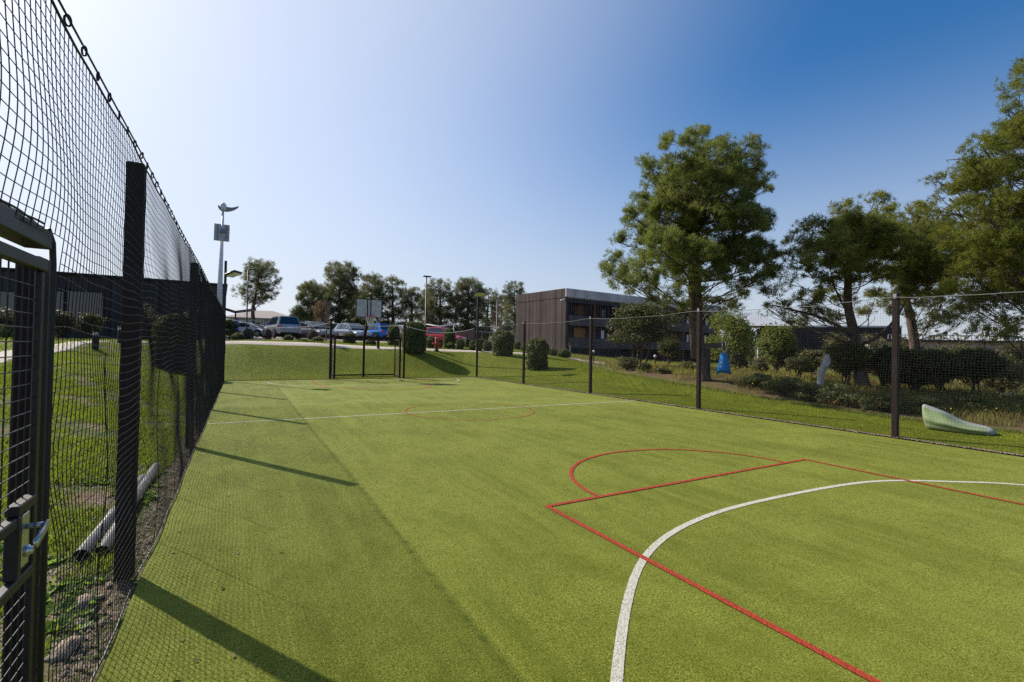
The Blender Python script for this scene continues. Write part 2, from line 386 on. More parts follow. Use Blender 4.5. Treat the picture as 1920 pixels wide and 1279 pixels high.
# ------------------------------------------------------------------ terrain
_ctrl = []
for _x in (-0.8, 2.4, 5.5, 8.6, 11.7):
    for _y in (-6, -1, 4, 9, 14, 19, 24.6): _ctrl.append((_x, _y, 0.0))
_ctrl += [(x, y, 0) for x in (-0.2, 3, 5.5, 8, 11.6) for y in (25.0,)]
_ctrl += [(-3.5, 28, 1.0), (-1.5, 30, 1.52), (0, 30, 1.6), (4.07, 30, 1.545), (10.2, 30, 1.42), (15.4, 30, 1.31), (19, 29, 1.1), (20.5, 30, 1.1), (21.5, 27.6, 0.78), (18.5, 24.2, .76), (20, 28, .95), (16.3, 19.5, .6), (9.3, 28.6, 1.2), (14.1, 25.7, .91), (14.7, 22.7, .47)]
_ctrl += [(0, 34, 1.72), (8, 34, 1.62), (16, 34, 1.5), (26, 36, 1.2), (2.6, 40, 1.98), (9, 44, 2.1), (16.3, 41.4, 1.93), (0, 52, 2.2), (14, 60, 2.1), (-6, 40, 1.6), (0, 85, 3.2), (10, 85, 3.0)]
_ctrl += [(-1.5, 4, 0.0), (-1.3, 9, 0.02), (-1.3, 16, 0.08), (-1.4, 22, 0.2), (-3, 4, 0.16), (-3, 9, 0.34), (-5.3, 16.9, 1.0), (-7.1, 22.5, 1.31), (-5.4, 32, 1.62), (-5.9, 28.8, 1.45), (-6, 8, .6), (-3, 18, 0.62), (-12, 12, 1.15), (-12.8, 40.8, 1.5), (-20, 25, 1.5), (-25, 5, 1.3), (-8, -6, 0.6)]
_ctrl += [(14.8, 6, 0.02), (14.4, 3.3, 0.0), (14.8, 11.3, .31), (15.3, 16.6, .56), (15.77, 12.3, .57), (16, 8.2, .24), (16, -4, -.1), (20.5, 9, .38), (25, 9, .5), (22, 4.5, .2), (28.2, 6.9, .14), (37, 50.3, .72), (30, 30, .4), (55, 60, -.1), (60, 30, 0.0), (50, 5, 0.0), (30, -8, -.1), (26, 18, .45), (22, 22, .55), (70, 70, 0)]
for _k in range(16): _ctrl.append((160 * math.cos(_k * math.pi / 8), 30 + 160 * math.sin(_k * math.pi / 8), 1.5 if math.cos(_k * math.pi / 8) < 0.3 else 0.2))
_C = np.array(_ctrl); _mq = lambda r2: np.sqrt(r2 + 2.5)
_A = _mq(((_C[:, None, :2] - _C[None, :, :2]) ** 2).sum(-1)); _n = len(_C)
_M = np.zeros((_n + 1, _n + 1)); _M[:_n, :_n] = _A + np.eye(_n) * -0.02; _M[:_n, _n] = 1; _M[_n, :_n] = 1
_W = np.linalg.solve(_M, np.append(_C[:, 2], 0))


def zt(x, y):
    x = np.asarray(x, float); y = np.asarray(y, float); sh = x.shape
    X_ = x.ravel(); Y_ = y.ravel(); out = np.empty(len(X_))
    for i in range(0, len(X_), 20000):
        a = X_[i:i + 20000]; b = Y_[i:i + 20000]
        out[i:i + 20000] = _mq((a[:, None] - _C[None, :, 0]) ** 2 + (b[:, None] - _C[None, :, 1]) ** 2) @ _W[:_n] + _W[_n]
    r = np.hypot(X_ - 5, Y_ - 20); t = np.clip((r - 110) / 60, 0, 1); t = t * t * (3 - 2 * t)
    out = out * (1 - t) + 0.8 * t
    # level pitch
    dx = np.maximum(np.maximum(-0.75 - X_, X_ - 11.6), 0); dy = np.maximum(np.maximum(-20 - Y_, Y_ - 24.4), 0)
    s = np.clip(np.hypot(dx, dy) / 0.9, 0, 1)
    out = out * s + -0.012 * (1 - s)
    return out.reshape(sh)


def z1(x, y): return float(zt(np.array([x]), np.array([y]))[0])


def gt(px, py, dmin=2.0, dmax=120.0):
    """where the line of sight through a photograph pixel meets the ground"""
    ds = np.linspace(dmin, dmax, 1500); v = np.array([px - CX, py - CY, F]) / F
    P = np.stack([ds * (v @ AX), ds * (v @ AY), H + ds * (v @ AZ)], 1)
    g = P[:, 2] - zt(P[:, 0], P[:, 1]); k = np.nonzero(g < 0)[0]
    if len(k) == 0: p = P[np.argmin(np.abs(g))]
    else: p = P[k[0]]
    return np.array([p[0], p[1], z1(p[0], p[1])])


def on(px, py, d):
    p = at(px, py, d); return np.array([p[0], p[1], z1(p[0], p[1])])


def gridcoords(lo, hi, step, far, g=1.18):
    a = list(np.arange(lo, hi + 1e-6, step)); s = step; x = hi
    while x < far: s *= g; x += s; a.append(x)
    s = step; x = lo; b = []
    while x > -far: s *= g; x -= s; b.append(x)
    return np.array(b[::-1] + a)


gx = gridcoords(-16, 34, 0.4, 700); gy = gridcoords(-4, 50, 0.4, 700)
GX, GY = np.meshgrid(gx, gy, indexing='ij'); GZ = zt(GX, GY)
GZ = GZ + np.where((GX > -0.5) & (GX < 11.3) & (GY > -1.0) & (GY < 23.9), -0.08, 0)
GZ = GZ + np.where((GX < -1.0) | (GX > 16.5), (np.sin(GX * 3.1) * np.cos(GY * 2.3) + np.sin(GX * 7.3 + 1) * np.sin(GY * 6.1)) * 0.012, 0)


def gridfaces(ni, nj):
    i, j = np.meshgrid(np.arange(ni - 1), np.arange(nj - 1), indexing='ij'); a = (i * nj + j).ravel()
    return np.stack([a, a + nj, a + nj + 1, a + 1], 1)


def ground_mat():
    m = bpy.data.materials.new("ground_earth"); m.use_nodes = True; MATS["ground_earth"] = m
    t = m.node_tree; n = t.nodes; L = t.links; p = n["Principled BSDF"]; p.inputs["Roughness"].default_value = 0.95
    p.inputs["Specular IOR Level"].default_value = 0.1
    g = n.new("ShaderNodeNewGeometry"); sp = n.new("ShaderNodeSeparateXYZ"); L.new(g.outputs["Position"], sp.inputs[0])

    def noise(s, d, r=0.6):
        q = n.new("ShaderNodeTexNoise"); q.inputs["Scale"].default_value = s; q.inputs["Detail"].default_value = d; q.inputs["Roughness"].default_value = r
        L.new(g.outputs["Position"], q.inputs["Vector"]); return q.outputs["Fac"]

    def rg(s, lo, hi):
        q = n.new("ShaderNodeMapRange"); q.inputs[1].default_value = lo; q.inputs[2].default_value = hi; L.new(s, q.inputs[0]); return q.outputs[0]

    def mix(f, a, b):
        q = n.new("ShaderNodeMix"); q.data_type = 'RGBA'; L.new(f, q.inputs[0])
        for i, v in ((6, a), (7, b)):
            if isinstance(v, tuple): q.inputs[i].default_value = (*v, 1)
            else: L.new(v, q.inputs[i])
        return q.outputs[2]
    left = mix(rg(noise(1.1, 8), 0.36, 0.5), (0.20, 0.135, 0.085), (0.07, 0.10, 0.018))
    left = mix(rg(noise(9, 6), 0.5, 0.7), left, (0.24, 0.19, 0.13))
    right = mix(rg(noise(0.8, 8), 0.4, 0.6), (0.115, 0.072, 0.045), (0.14, 0.12, 0.04))
    right = mix(rg(noise(14, 6), 0.52, 0.7), right, (0.21, 0.15, 0.10))
    L.new(mix(rg(sp.outputs[0], 11.0, 13.5), left, right), p.inputs["Base Color"])
    b = n.new("ShaderNodeBump"); b.inputs["Strength"].default_value = 0.8; b.inputs["Distance"].default_value = 0.05
    L.new(noise(16, 8), b.inputs["Height"]); L.new(b.outputs[0], p.inputs["Normal"])


ground_mat()
structure(link("ground", npmesh("ground", np.stack([GX, GY, GZ], -1).reshape(-1, 3), gridfaces(len(gx), len(gy))), "ground_earth", smooth=True))

# ------------------------------------------------------------------ court and markings
X0, X1, Y0, Y1 = -0.58, 11.45, -1.2, 24.05
mb = MB(); mb.box(((X0 + X1) / 2, (Y0 + Y1) / 2 + .5, -0.02), (X1 - X0, Y1 - Y0 + 1.0, 0.04)); structure(mb.build("sports_court", "turf"))


def ribbon(mb, pts, wd, z, closed=False):
    P = np.array(pts, float); n = len(P)
    vs = []; fs = []
    for i in range(n):
        a = P[i - 1] if (i > 0 or closed) else P[i]; b = P[(i + 1) % n] if (i < n - 1 or closed) else P[i]
        t = b - a; t /= np.linalg.norm(t); nn = np.array([-t[1], t[0]])
        vs += [(*(P[i] + nn * wd / 2), z), (*(P[i] - nn * wd / 2), z)]
    for i in range(n if closed else n - 1):
        j = (i + 1) % n; fs.append((2 * i, 2 * i + 1, 2 * j + 1, 2 * j))
    mb.add(vs, fs)


def catmull(pts, k=8):
    P = [np.array(p, float) for p in pts]; P = [2 * P[0] - P[1]] + P + [2 * P[-1] - P[-2]]; out = []
    for i in range(1, len(P) - 2):
        for t in np.linspace(0, 1, k, endpoint=False):
            out.append(0.5 * (2 * P[i] + (P[i + 1] - P[i - 1]) * t + (2 * P[i - 1] - 5 * P[i] + 4 * P[i + 1] - P[i + 2]) * t * t + (3 * P[i] - P[i - 1] - 3 * P[i + 1] + P[i + 2]) * t ** 3))
    out.append(P[-2]); return out


def gp(px, py):
    v = np.array([px - CX, py - CY, F]); t = -H / (v @ AZ); return np.array([v @ AX * t, v @ AY * t])


wl = MB(); rl = MB()
MIDY = 11.54
ribbon(wl, [(X0 + .02, MIDY), (X1 - .02, MIDY)], 0.055, 0.004)
_arc = [(0.95, -1.1), (0.99, 0.2), (1.24, 1.17)] + [tuple(gp(*q)) for q in ((1156, 1279), (1208, 1047), (1320, 970), (1480, 928), (1640, 903), (1800, 904))] + [(8.96, 2.04), (9.52, 1.2), (9.80, 0.2), (9.83, -1.1)]
ribbon(wl, catmull(_arc), 0.062, 0.004)
_farc = [(x, 2 * MIDY - y) for x, y in _arc]
ribbon(wl, catmull([(x, y) for x, y in _farc if y < 24.0]), 0.055, 0.004)
ribbon(wl, [(X0 + .02, 23.95), (X1 - .02, 23.95)], 0.05, 0.004)
KX0, KX1, KY = 2.86, 7.77, 4.17
ribbon(rl, [(KX0, -1.1), (KX0, KY + .026)], 0.052, 0.008); ribbon(rl, [(KX1, -1.1), (KX1, KY + .026)], 0.052, 0.008)
ribbon(rl, [(KX0 + .027, KY), (KX1 - .027, KY)], 0.052, 0.008)
ribbon(rl, [(5.42 + 1.84 * math.cos(a), KY + .03 + 1.66 * math.sin(a)) for a in np.linspace(0, math.pi, 40)], 0.05, 0.008)
FY = 2 * MIDY - KY + .6
ribbon(rl, [(KX0, FY - .026), (KX0, 23.9)], 0.052, 0.008); ribbon(rl, [(KX1, FY - .026), (KX1, 23.9)], 0.052, 0.008)
ribbon(rl, [(KX0 + .027, FY), (KX1 - .027, FY)], 0.052, 0.008)
ribbon(rl, [(5.3 + 1.75 * math.cos(a), FY - .03 - 1.75 * math.sin(a)) for a in np.linspace(0, math.pi, 40)], 0.05, 0.008)
ribbon(rl, [(5.32 + 1.7 * math.cos(a), 11.42 + 1.66 * math.sin(a)) for a in np.linspace(0, 2 * math.pi, 64, endpoint=False)], 0.027, 0.012, True)
structure(wl.build("white_court_lines", "white_line")); structure(rl.build("red_court_lines", "red_line"))

# ------------------------------------------------------------------ lawn, paths, car park
_inner = [(-0.62, 24.02)] + [(x, 24.02) for x in np.linspace(0.5, 10.5, 14)] + [(11.5, 24.02)] + [(11.55, y) for y in np.linspace(23, -9, 34)]
_outer = [(-1.3, 30.0)] + [(x, 29.95) for x in np.linspace(0.2, 13.5, 14)] + [(17.6, 29.9)]
_oe = [(1029, 668), (1062, 674), (1090, 681), (1125, 693), (1160, 701), (1250, 717), (1330, 731), (1450, 752), (1560, 769), (1680, 787), (1800, 802), (1919, 817)]
_oep = [gt(*q)[:2] for q in _oe] + [np.array((14.5, 0.0)), np.array((14.4, -4)), np.array((14.4, -9))]
_oed = catmull(_oep, 6); _L = np.cumsum([0] + [np.linalg.norm(_oed[i + 1] - _oed[i]) for i in range(len(_oed) - 1)])
for s_ in np.linspace(0, _L[-1], 34): _outer.append((np.interp(s_, _L, [q[0] for q in _oed]), np.interp(s_, _L, [q[1] for q in _oed])))
_I = np.array(_inner); _O = np.array(_outer)
_in2 = []; _out2 = []
for i in range(len(_I) - 1):
    for t in (0, .25, .5, .75): _in2.append(_I[i] * (1 - t) + _I[i + 1] * t); _out2.append(_O[i] * (1 - t) + _O[i + 1] * t)
_in2.append(_I[-1]); _out2.append(_O[-1]); _in2 = np.array(_in2); _out2 = np.array(_out2)
_jit = (rng.random(len(_out2)) - .5) * 0.16; _out2[70:, 0] += _jit[70:]
NT = 26
LW = np.stack([_in2 * (1 - t) + _out2 * t for t in np.linspace(0, 1, NT)], 1)
LWZ = zt(LW[..., 0], LW[..., 1]) + 0.035
LWZ[:, -1] -= 0.04
structure(link("lawn", npmesh("lawn", np.concatenate([LW, LWZ[..., None]], -1).reshape(-1, 3), gridfaces(len(_in2), NT)), "lawn_turf", smooth=True))


def strip(name, A, B, m, dz, n2=6, ends=True):
    A = np.array(catmull(A, 6)); B = np.array(catmull(B, 6)); P = np.stack([A * (1 - t) + B * t for t in np.linspace(0, 1, n2)], 1)
    Z = zt(P[..., 0], P[..., 1]) + dz; Z[:, 0] -= dz + .03; Z[:, -1] -= dz + .03
    P[:, 0] += (P[:, 0] - P[:, 1]) * 0.02; P[:, -1] += (P[:, -1] - P[:, -2]) * 0.02
    return structure(link(name, npmesh(name, np.concatenate([P, Z[..., None]], -1).reshape(-1, 3), gridfaces(len(A), n2)), m, smooth=False))


strip("path", [(-1.4, 30.0), (4, 29.98), (10.2, 29.95), (15.4, 29.95), (18.0, 29.85), (20.4, 29.5), (22.0, 28.4), (23.2, 26.8)],
      [(-1.4, 31.6), (4, 31.6), (10.2, 31.6), (15.4, 31.7), (19.0, 31.9), (21.8, 31.2), (23.6, 29.5), (24.4, 27.2)], "path_sand", 0.045)
strip("path", [(-3.4, -6.0), (-4.6, 5.0), (-4.9, 11.0), tuple(gt(0, 686)[:2]), tuple(gt(100, 662)[:2]), tuple(gt(200, 641)[:2]), (-4.4, 31.5), (-1.4, 32.0)],
      [(-6.4, -6.0), (-7.0, 5.0), (-7.1, 11.0), tuple(gt(0, 656)[:2]), tuple(gt(100, 645)[:2]), (-6.6, 31.0), (-5.0, 33.4), (-1.4, 33.6)], "path_sand", 0.04)
strip("path", [tuple(gt(1860, 737)[:2]), tuple(gt(1919, 743)[:2]), (34, 4), (40, 0)], [tuple(gt(1860, 734)[:2]), tuple(gt(1919, 739)[:2]), (35, 5.4), (41, 1.6)], "path_sand", 0.04)
_cp = [(x, 38.2) for x in np.linspace(-2, 30, 9)]; _cq = [(x, 58) for x in np.linspace(-2, 30, 9)]
strip("car_park", _cp, _cq, "asphalt", 0.05, 20)

# ------------------------------------------------------------------ nets and fences
def gridnet(name, P, r, parent, m, keep=None, k=3, rh=None):
    """P (ni,nj,3): knots of the net; every strand a thin prism through its knots"""
    ni, nj = P.shape[:2]; rh = rh or r; Vs = []; Fs = []; base = 0
    d = P[-1, 0] - P[0, 0]; d = d / np.linalg.norm(d); nrm = np.cross(d, (0, 0, 1.0))
    ang = [2 * math.pi * q / k for q in range(k)]
    for dirn in (0, 1):
        ex = d if dirn == 0 else np.array((0, 0, 1.0)); rr = r if dirn == 0 else rh
        off = np.array([(ex * math.cos(a) + nrm * math.sin(a)) * rr for a in ang])
        V = P[:, :, None, :] + off[None, None]
        Vs.append(V.reshape(-1, 3))
        idx = np.arange(ni * nj * k).reshape(ni, nj, k)
        A, B = (idx[:, :-1], idx[:, 1:]) if dirn == 0 else (idx[:-1], idx[1:])
        if keep is not None:
            kk = (keep[:, :-1] & keep[:, 1:]) if dirn == 0 else (keep[:-1] & keep[1:])
            A = A[kk]; B = B[kk]
        A = A.reshape(-1, k); B = B.reshape(-1, k)
        for q in range(k):
            Fs.append(np.stack([A[:, q], A[:, (q + 1) % k], B[:, (q + 1) % k], B[:, q]], 1) + base)
        base += ni * nj * k
    return link(name, npmesh(name, np.concatenate(Vs), np.concatenate(Fs)), m, parent)


def wob(a, b, s):
    return (np.sin(a * 2.1 + s) * np.cos(b * 3.7 + s * 2) + 0.6 * np.sin(a * 5.3 + b * 4.1 + s * 3) + 0.5 * np.sin(b * 9.0 + a * 3.0 + s))


FH = 2.93
# left fence (net hangs on the court side of its posts)
lf = thing("net_fence", "tall black net fence with a ringed top cable, running from the metal gate", "fence", (-0.66, 14, 0))
LO = np.array((-0.66, 14.0, 0.0))
POSTY = [-0.6, 4.28, 9.12, 14.0, 18.9]
for y in POSTY:
    b = MB(); b.box((-0.02, y - 14, FH / 2 + .01), (0.105, 0.105, FH + .02), bev=0.006); b.build("post", "post_brown", lf)
ny = int(25.0 / 0.047); nz = 61
yy = np.linspace(-0.9, 24.0, ny); zz = np.linspace(0.015, 2.86, nz)
Yg, Zg = np.meshgrid(yy, zz, indexing='ij')
hz_ = Zg / 2.9
dx = (0.018 - 0.012 * np.clip((Yg - 4) / 4, 0, 1)) * wob(Yg * 0.9, Zg, 0.3) * np.sin(np.pi * np.clip(hz_, 0, 1)) + (0.03 - 0.02 * np.clip((Yg - 4) / 4, 0, 1)) * np.exp(-Zg / 0.35) * (0.3 + np.sin(Yg * 1.3) * 0.5 + 0.35 * np.sin(Yg * 4.1))
dy = 0.011 * np.sin(Zg * 8.5 + 0.8 * np.sin(Yg * 1.7)) + 0.006 * wob(Yg * 2, Zg * 1.3, 1.7) + 0.05 * np.sin(Yg * 0.9) * np.sin(np.pi * hz_) * 0.5
dz = 0.010 * wob(Yg * 1.6, Zg * 0.8, 2.2) + 0.02 * np.sin(Yg * 1.29) * np.sin(np.pi * hz_)
sag = -0.02 * np.abs(np.sin((Yg - 4.28) / 4.87 * math.pi)) * hz_
P = np.stack([dx + 0.068, Yg + dy - 14, np.maximum(Zg + dz + sag, 0.006)], -1)
GY0, GY1, GZ1 = 0.95, 2.33, 2.06
keep = ~((Yg > GY0) & (Yg < GY1) & (Zg < GZ1 - .01))
gridnet("net", P, 0.0018, lf, "net_black", keep, rh=0.0018)
# gathered seams: doubled cords hanging in the net
for y in (3.12, 4.95, 6.3, 7.5, 8.6, 10.4, 12.4):
    b = MB(); j = R.uniform(0, 6)
    for q in range(1):
        b.tube([(0.07 + .012 * math.sin(z * 5 + j + q * 3), y - 14 + .012 * math.sin(z * 9 + j * 2 + q * 2), z) for z in np.linspace(0.02, R.uniform(1.5, 1.7), 24)], 0.0028, 5)
    b.build("seam_cord", "net_black", lf)
b = MB(); b.tube([(0.06 + .0, y - 14, 2.925 - 0.02 * abs(math.sin((y - 4.28) / 4.87 * math.pi))) for y in np.linspace(-.9, 24, 90)], 0.0045, 5); b.build("top_cable", "net_black", lf)
b = MB(); _st = slice(0, ny, 3); b.tube([tuple(P[i, -1] + np.array((0, 0, .004))) for i in range(0, ny, 3)], 0.005, 5); b.build("border_rope", "net_black", lf)
b = MB(); b.tube([(P[i, 0, 0], P[i, 0, 1], 0.012 + .008 * abs(math.sin(i))) for i in range(int((GY1 + .9) / .047), ny, 2)], 0.006, 5); b.build("bottom_rope", "net_black", lf)
ring = MB()
_rp = [(0, 0.011 * math.cos(a), 0.021 * math.sin(a)) for a in np.linspace(0, 2 * math.pi, 15)]
ring.tube(_rp, 0.0042, 6, cap=False)
ring0 = None
for k in range(98):
    y = 1.5 + k * 0.217
    if y > 23.5: break
    if ring0 is None: ring0 = ring.build("ring", "net_black", lf, smooth=True); o = ring0
    else: o = ring0.copy(); COL.objects.link(o); o.parent = lf
    o.location = (0.066, y - 14, 2.90 - 0.02 * abs(math.sin((y - 4.28) / 4.87 * math.pi))); o.rotation_euler = (R.uniform(-.3, .3), 0, R.uniform(-.9, .9))

# far fence behind the goal
ff = thing("net_fence", "black net fence at the end of the pitch, split by the goal and the hoop", "fence", (5.45, 24.06, 0))
for x in (3.74, 7.36):
    b = MB(); b.box((x - 5.45, 0, FH / 2), (0.09, 0.09, FH), bev=0.006); b.build("post", "post_brown", ff)
xx = np.linspace(-0.5, 11.4, int(11.9 / 0.05)); zz = np.linspace(0.01, 2.72, 54)
Xg, Zg = np.meshgrid(xx, zz, indexing='ij')
seg = np.where(Xg < 3.74, (Xg + .5) / 4.24, np.where(Xg < 7.36, (Xg - 3.74) / 3.62, (Xg - 7.36) / 4.04))
sag = -0.30 * np.sin(np.pi * np.clip(seg, 0, 1)) ** 1.0 * (Zg / 2.72) * np.where((Xg > 3.74) & (Xg < 7.36), 0.25, 1)
P = np.stack([Xg - 5.45 + .01 * wob(Xg, Zg, .4), 0.05 + .03 * wob(Xg * .7, Zg, 1.1) * np.sin(np.pi * Zg / 2.8), np.maximum(Zg + sag, 0.006)], -1)
keep = ~((Xg > 3.78) & (Xg < 7.32) & (Zg < 2.02))
gridnet("net", P, 0.0016, ff, "net_black", keep)
b = MB(); b.tube([tuple(P[i, -1] + np.array((0, 0, .004))) for i in range(0, len(xx), 2)], 0.011, 5); b.build("top_rope", "cord_white", ff)

# right fence
rf = thing("net_fence", "black net fence on tall brown posts along the lawn and the trees", "fence", (11.5, 12, 0))
for y in (-0.6, 4.43, 9.17, 14.05, 18.93):
    b = MB(); b.box((0.02, y - 12, FH / 2), (0.10, 0.10, FH), bev=0.006); b.build("post", "post_brown", rf)
    b = MB(); b.box((-0.036, y - 12, FH - .06), (0.02, 0.06, 0.10)); b.build("bracket", "galv", rf)
yy = np.linspace(-0.9, 23.9, int(24.8 / 0.05)); zz = np.linspace(0.01, 2.84, 57)
Yg, Zg = np.meshgrid(yy, zz, indexing='ij')
sg = np.sin(np.pi * (((Yg - 4.43) / 4.85) % 1.0))
P = np.stack([-0.05 + .03 * wob(Yg * .8, Zg, 2.1) * np.sin(np.pi * Zg / 2.8), Yg - 12 + .012 * wob(Yg, Zg, 3.0), np.maximum(Zg - 0.07 * sg * Zg / 2.84 + .008 * wob(Yg * 1.3, Zg, .9), 0.006)], -1)
gridnet("net", P, 0.00125, rf, "net_far")
b = MB(); b.tube([tuple(P[i, -1] + np.array((0, 0, .004))) for i in range(0, len(yy), 2)], 0.0065, 5); b.build("top_rope", "rope_light", rf)

# ------------------------------------------------------------------ gate
gt_ = thing("metal_gate", "dark metal gate with welded wire panels and a steel lever handle, beside the ringed net", "gate", (-0.62, 1.75, 0))


def gbox(mb, y0, y1, z0, z1, x0, x1, bev=0.004): mb.box(((x0 + x1) / 2, (y0 + y1) / 2 - 1.75, (z0 + z1) / 2), (x1 - x0, y1 - y0, z1 - z0), bev=bev)


b = MB(); gbox(b, 0.9, 2.29, 2.00, 2.065, -0.05, 0.025); b.build("lintel", "gate_metal", gt_)
b = MB(); gbox(b, 0.9, 0.96, 0.0, 1.998, -0.06, .02); b.build("jamb", "gate_metal", gt_)
b = MB()
gbox(b, 1.0, 2.243, 1.915, 1.955, -0.002, 0.03); gbox(b, 2.205, 2.24, 0.06, 1.913, 0.003, 0.022); gbox(b, 1.0, 1.04, 0.06, 1.913, -0.002, .03)
gbox(b, 1.042, 2.203, 0.06, 0.10, -0.002, .03)
gbox(b, 1.042, 2.05, 1.085, 1.12, -0.002, .028); gbox(b, 1.042, 2.203, 0.885, 0.92, -0.002, .028)
gbox(b, 2.05, 2.203, 1.122, 1.155, -0.004, .031); gbox(b, 2.05, 2.08, 0.922, 1.12, -0.004, .031)
b.build("leaf_frame", "gate_metal", gt_)
b = MB()
for z in np.arange(0.12, 1.9, 0.047):
    if 0.89 < z < 1.15: continue
    b.tube([(0.010, 1.02 - 1.75, z), (0.010, 2.22 - 1.75, z)], 0.0019, 5)
for y in np.arange(1.06, 2.2, 0.055):
    b.tube([(0.005, y - 1.75, 0.1), (0.005, y - 1.75, 0.89)], 0.0024, 5); b.tube([(0.005, y - 1.75, 1.12), (0.005, y - 1.75, 1.93)], 0.0024, 5)
b.build("wire_panel", "gate_wire", gt_)
b = MB(); gbox(b, 2.40, 2.50, 0.0, 1.99, -0.10, -0.035); b.build("jamb", "post_brown", gt_)
b = MB(); gbox(b, 2.085, 2.202, 0.922, 1.12, -0.004, 0.017); b.build("lock_case", "dark_metal", gt_)
b = MB(); gbox(b, 2.11, 2.165, 0.94, 1.11, 0.0175, 0.023, .002); b.build("lock_plate", "steel", gt_)
b = MB(); b.tube([(0.022, 2.14 - 1.75, 1.065), (0.072, 2.14 - 1.75, 1.065)], 0.009, 12)
b.bar((0.072, 2.15 - 1.75, 1.065), (0.078, 2.02 - 1.75, 1.04), 0.010, 0.026); b.build("lever_handle", "steel", gt_, True)
b = MB(); b.lathe([(0.019, 0.022), (0.019, 0.032), (0.013, 0.034), (0.013, 0.040), (0.006, .042)], (0, 2.14 - 1.75, 0.985), 16, 'x'); b.build("key_cylinder", "steel", gt_, True)
b = MB(); b.tube([(0.02, 2.325 - 1.75, 0.0), (0.02, 2.325 - 1.75, 1.0), (0.02, 2.322 - 1.75, 1.95), (0.018, 2.315 - 1.75, 2.03), (.012, 2.285 - 1.75, 2.075)], 0.010, 8)
b.build("edge_tube", "dark_metal", gt_, True)
b = MB()
for q in range(3): b.tube([(0.0 + .008 * math.sin(t * 9 + q * 2), 0.9 + 1.38 * t - 1.75, 2.082 + .008 * math.sin(t * 14 + q * 2)) for t in np.linspace(0, 1, 40)], 0.004, 5)
b.build("lacing_rope", "net_black", gt_)

# ------------------------------------------------------------------ goal and hoop
gl = thing("football_goal", "dark metal goal with a netted box at the far end of the pitch", "goal", (5.55, 24.15, 0))
gx0, gx1, gyb = -1.60, 1.62, 0.93
for x in (gx0, gx1):
    b = MB(); b.box((x, 0, 1.0), (0.09, 0.09, 2.0), bev=.005); b.build("goal_post", "post_brown", gl)
b = MB(); b.box((0.01, 0, 2.056), (gx1 - gx0 + .09, 0.09, 0.11), bev=.005); b.build("crossbar", "post_brown", gl)
b = MB(); b.bar((gx0, .05, .05), (gx0, gyb, .14), .05, .05); b.bar((gx1, .05, .05), (gx1, gyb, .14), .05, .05); b.bar((gx0 - .02, gyb + .026, .14), (gx1 + .02, gyb + .026, .14), .06, .07)
b.bar((gx0, gyb, .057), (gx0, gyb, 1.95), .05, .05); b.bar((gx1, gyb, .057), (gx1, gyb, 1.95), .05, .05)
b.bar((gx0, .05, 1.975), (gx0, gyb + .03, 1.975), .05, .05); b.bar((gx1, .05, 1.975), (gx1, gyb + .03, 1.975), .05, .05); b.bar((gx0, gyb + .056, 1.975), (gx1, gyb + .056, 1.975), .05, .05)
b.build("back_frame", "post_brown", gl)
xs = np.linspace(gx0, gx1, 52); zs = np.linspace(0.05, 1.97, 32); a_, z_ = np.meshgrid(xs, zs, indexing='ij')
gridnet("goal_net", np.stack([a_, np.full_like(a_, gyb) + .02 * wob(a_, z_, 1), z_], -1), 0.0015, gl, "net_black")
ys = np.linspace(0.05, gyb, 16); a_, z_ = np.meshgrid(ys, zs, indexing='ij')
for x in (gx0, gx1): gridnet("side_net", np.stack([np.full_like(a_, x) + .015 * wob(a_ * 3, z_, 2), a_, z_], -1), 0.0015, gl, "net_black")

hp = thing("basketball_hoop", "grey basketball backboard on a slanting arm above the goal, with a red rim", "basketball hoop", (5.52, 25.0, 0))
b = MB(); b.box((0.0, 0, 1.03), (0.10, 0.10, 2.06), bev=.006); b.build("support_pole", "post_brown", hp)
b = MB(); b.bar((-0.19, -.84, 2.10), (-0.11, -1.36, 3.10), 0.13, 0.14); b.bar((0, 0.02, 2.0), (-.17, -.80, 2.10), .10, .10); b.build("arm", "post_brown", hp)
bx0, bx1, bz0, bz1, by = -0.75, 0.53, 3.02, 3.96, -1.42
b = MB(); b.box(((bx0 + bx1) / 2, by, (bz0 + bz1) / 2), (bx1 - bx0 - .08, 0.016, bz1 - bz0 - .08)); bb = b.build("backboard", "board_grey", hp)
b = MB()
for z in (bz0 + .02, bz1 - .02): b.box(((bx0 + bx1) / 2, by, z), (bx1 - bx0, .045, .045))
for x in (bx0 + .02, bx1 - .02): b.box((x, by, (bz0 + bz1) / 2), (.04, .043, bz1 - bz0 - .09))
for x in (-.19, -.03): b.box((x, by - .004, (bz0 + bz1) / 2), (.045, .05, bz1 - bz0 - .09))
b.build("board_frame", "gate_metal", bb)
b = MB(); rc = (-0.11, by - .36, 3.06)
b.tube([(rc[0] + .225 * math.cos(a), rc[1] + .225 * math.sin(a), rc[2]) for a in np.linspace(0, 2 * math.pi, 25)], 0.020, 8, cap=False)
b.box((rc[0], by - .075, 3.05), (.16, .13, .05)); b.build("rim", "rim_red", hp, True)
b = MB()
nr, nl = 12, 6; K = np.zeros((nr, nl, 3))
for i in range(nr):
    for j in range(nl):
        r_ = [.225, .20, .175, .15, .135, .13][j]; a = 2 * math.pi * (i + .5 * (j % 2)) / nr; K[i, j] = (rc[0] + r_ * math.cos(a), rc[1] + r_ * math.sin(a), rc[2] - .015 - .085 * j)
for i in range(nr):
    for j in range(nl - 1):
        i2 = (i - 1 + (j % 2)) % nr; i3 = (i + (j % 2)) % nr
        b.tube([K[i, j], K[i2, j + 1]], .010, 4); b.tube([K[i, j], K[i3, j + 1]], .010, 4)
b.build("hoop_net", "cord_white", hp)


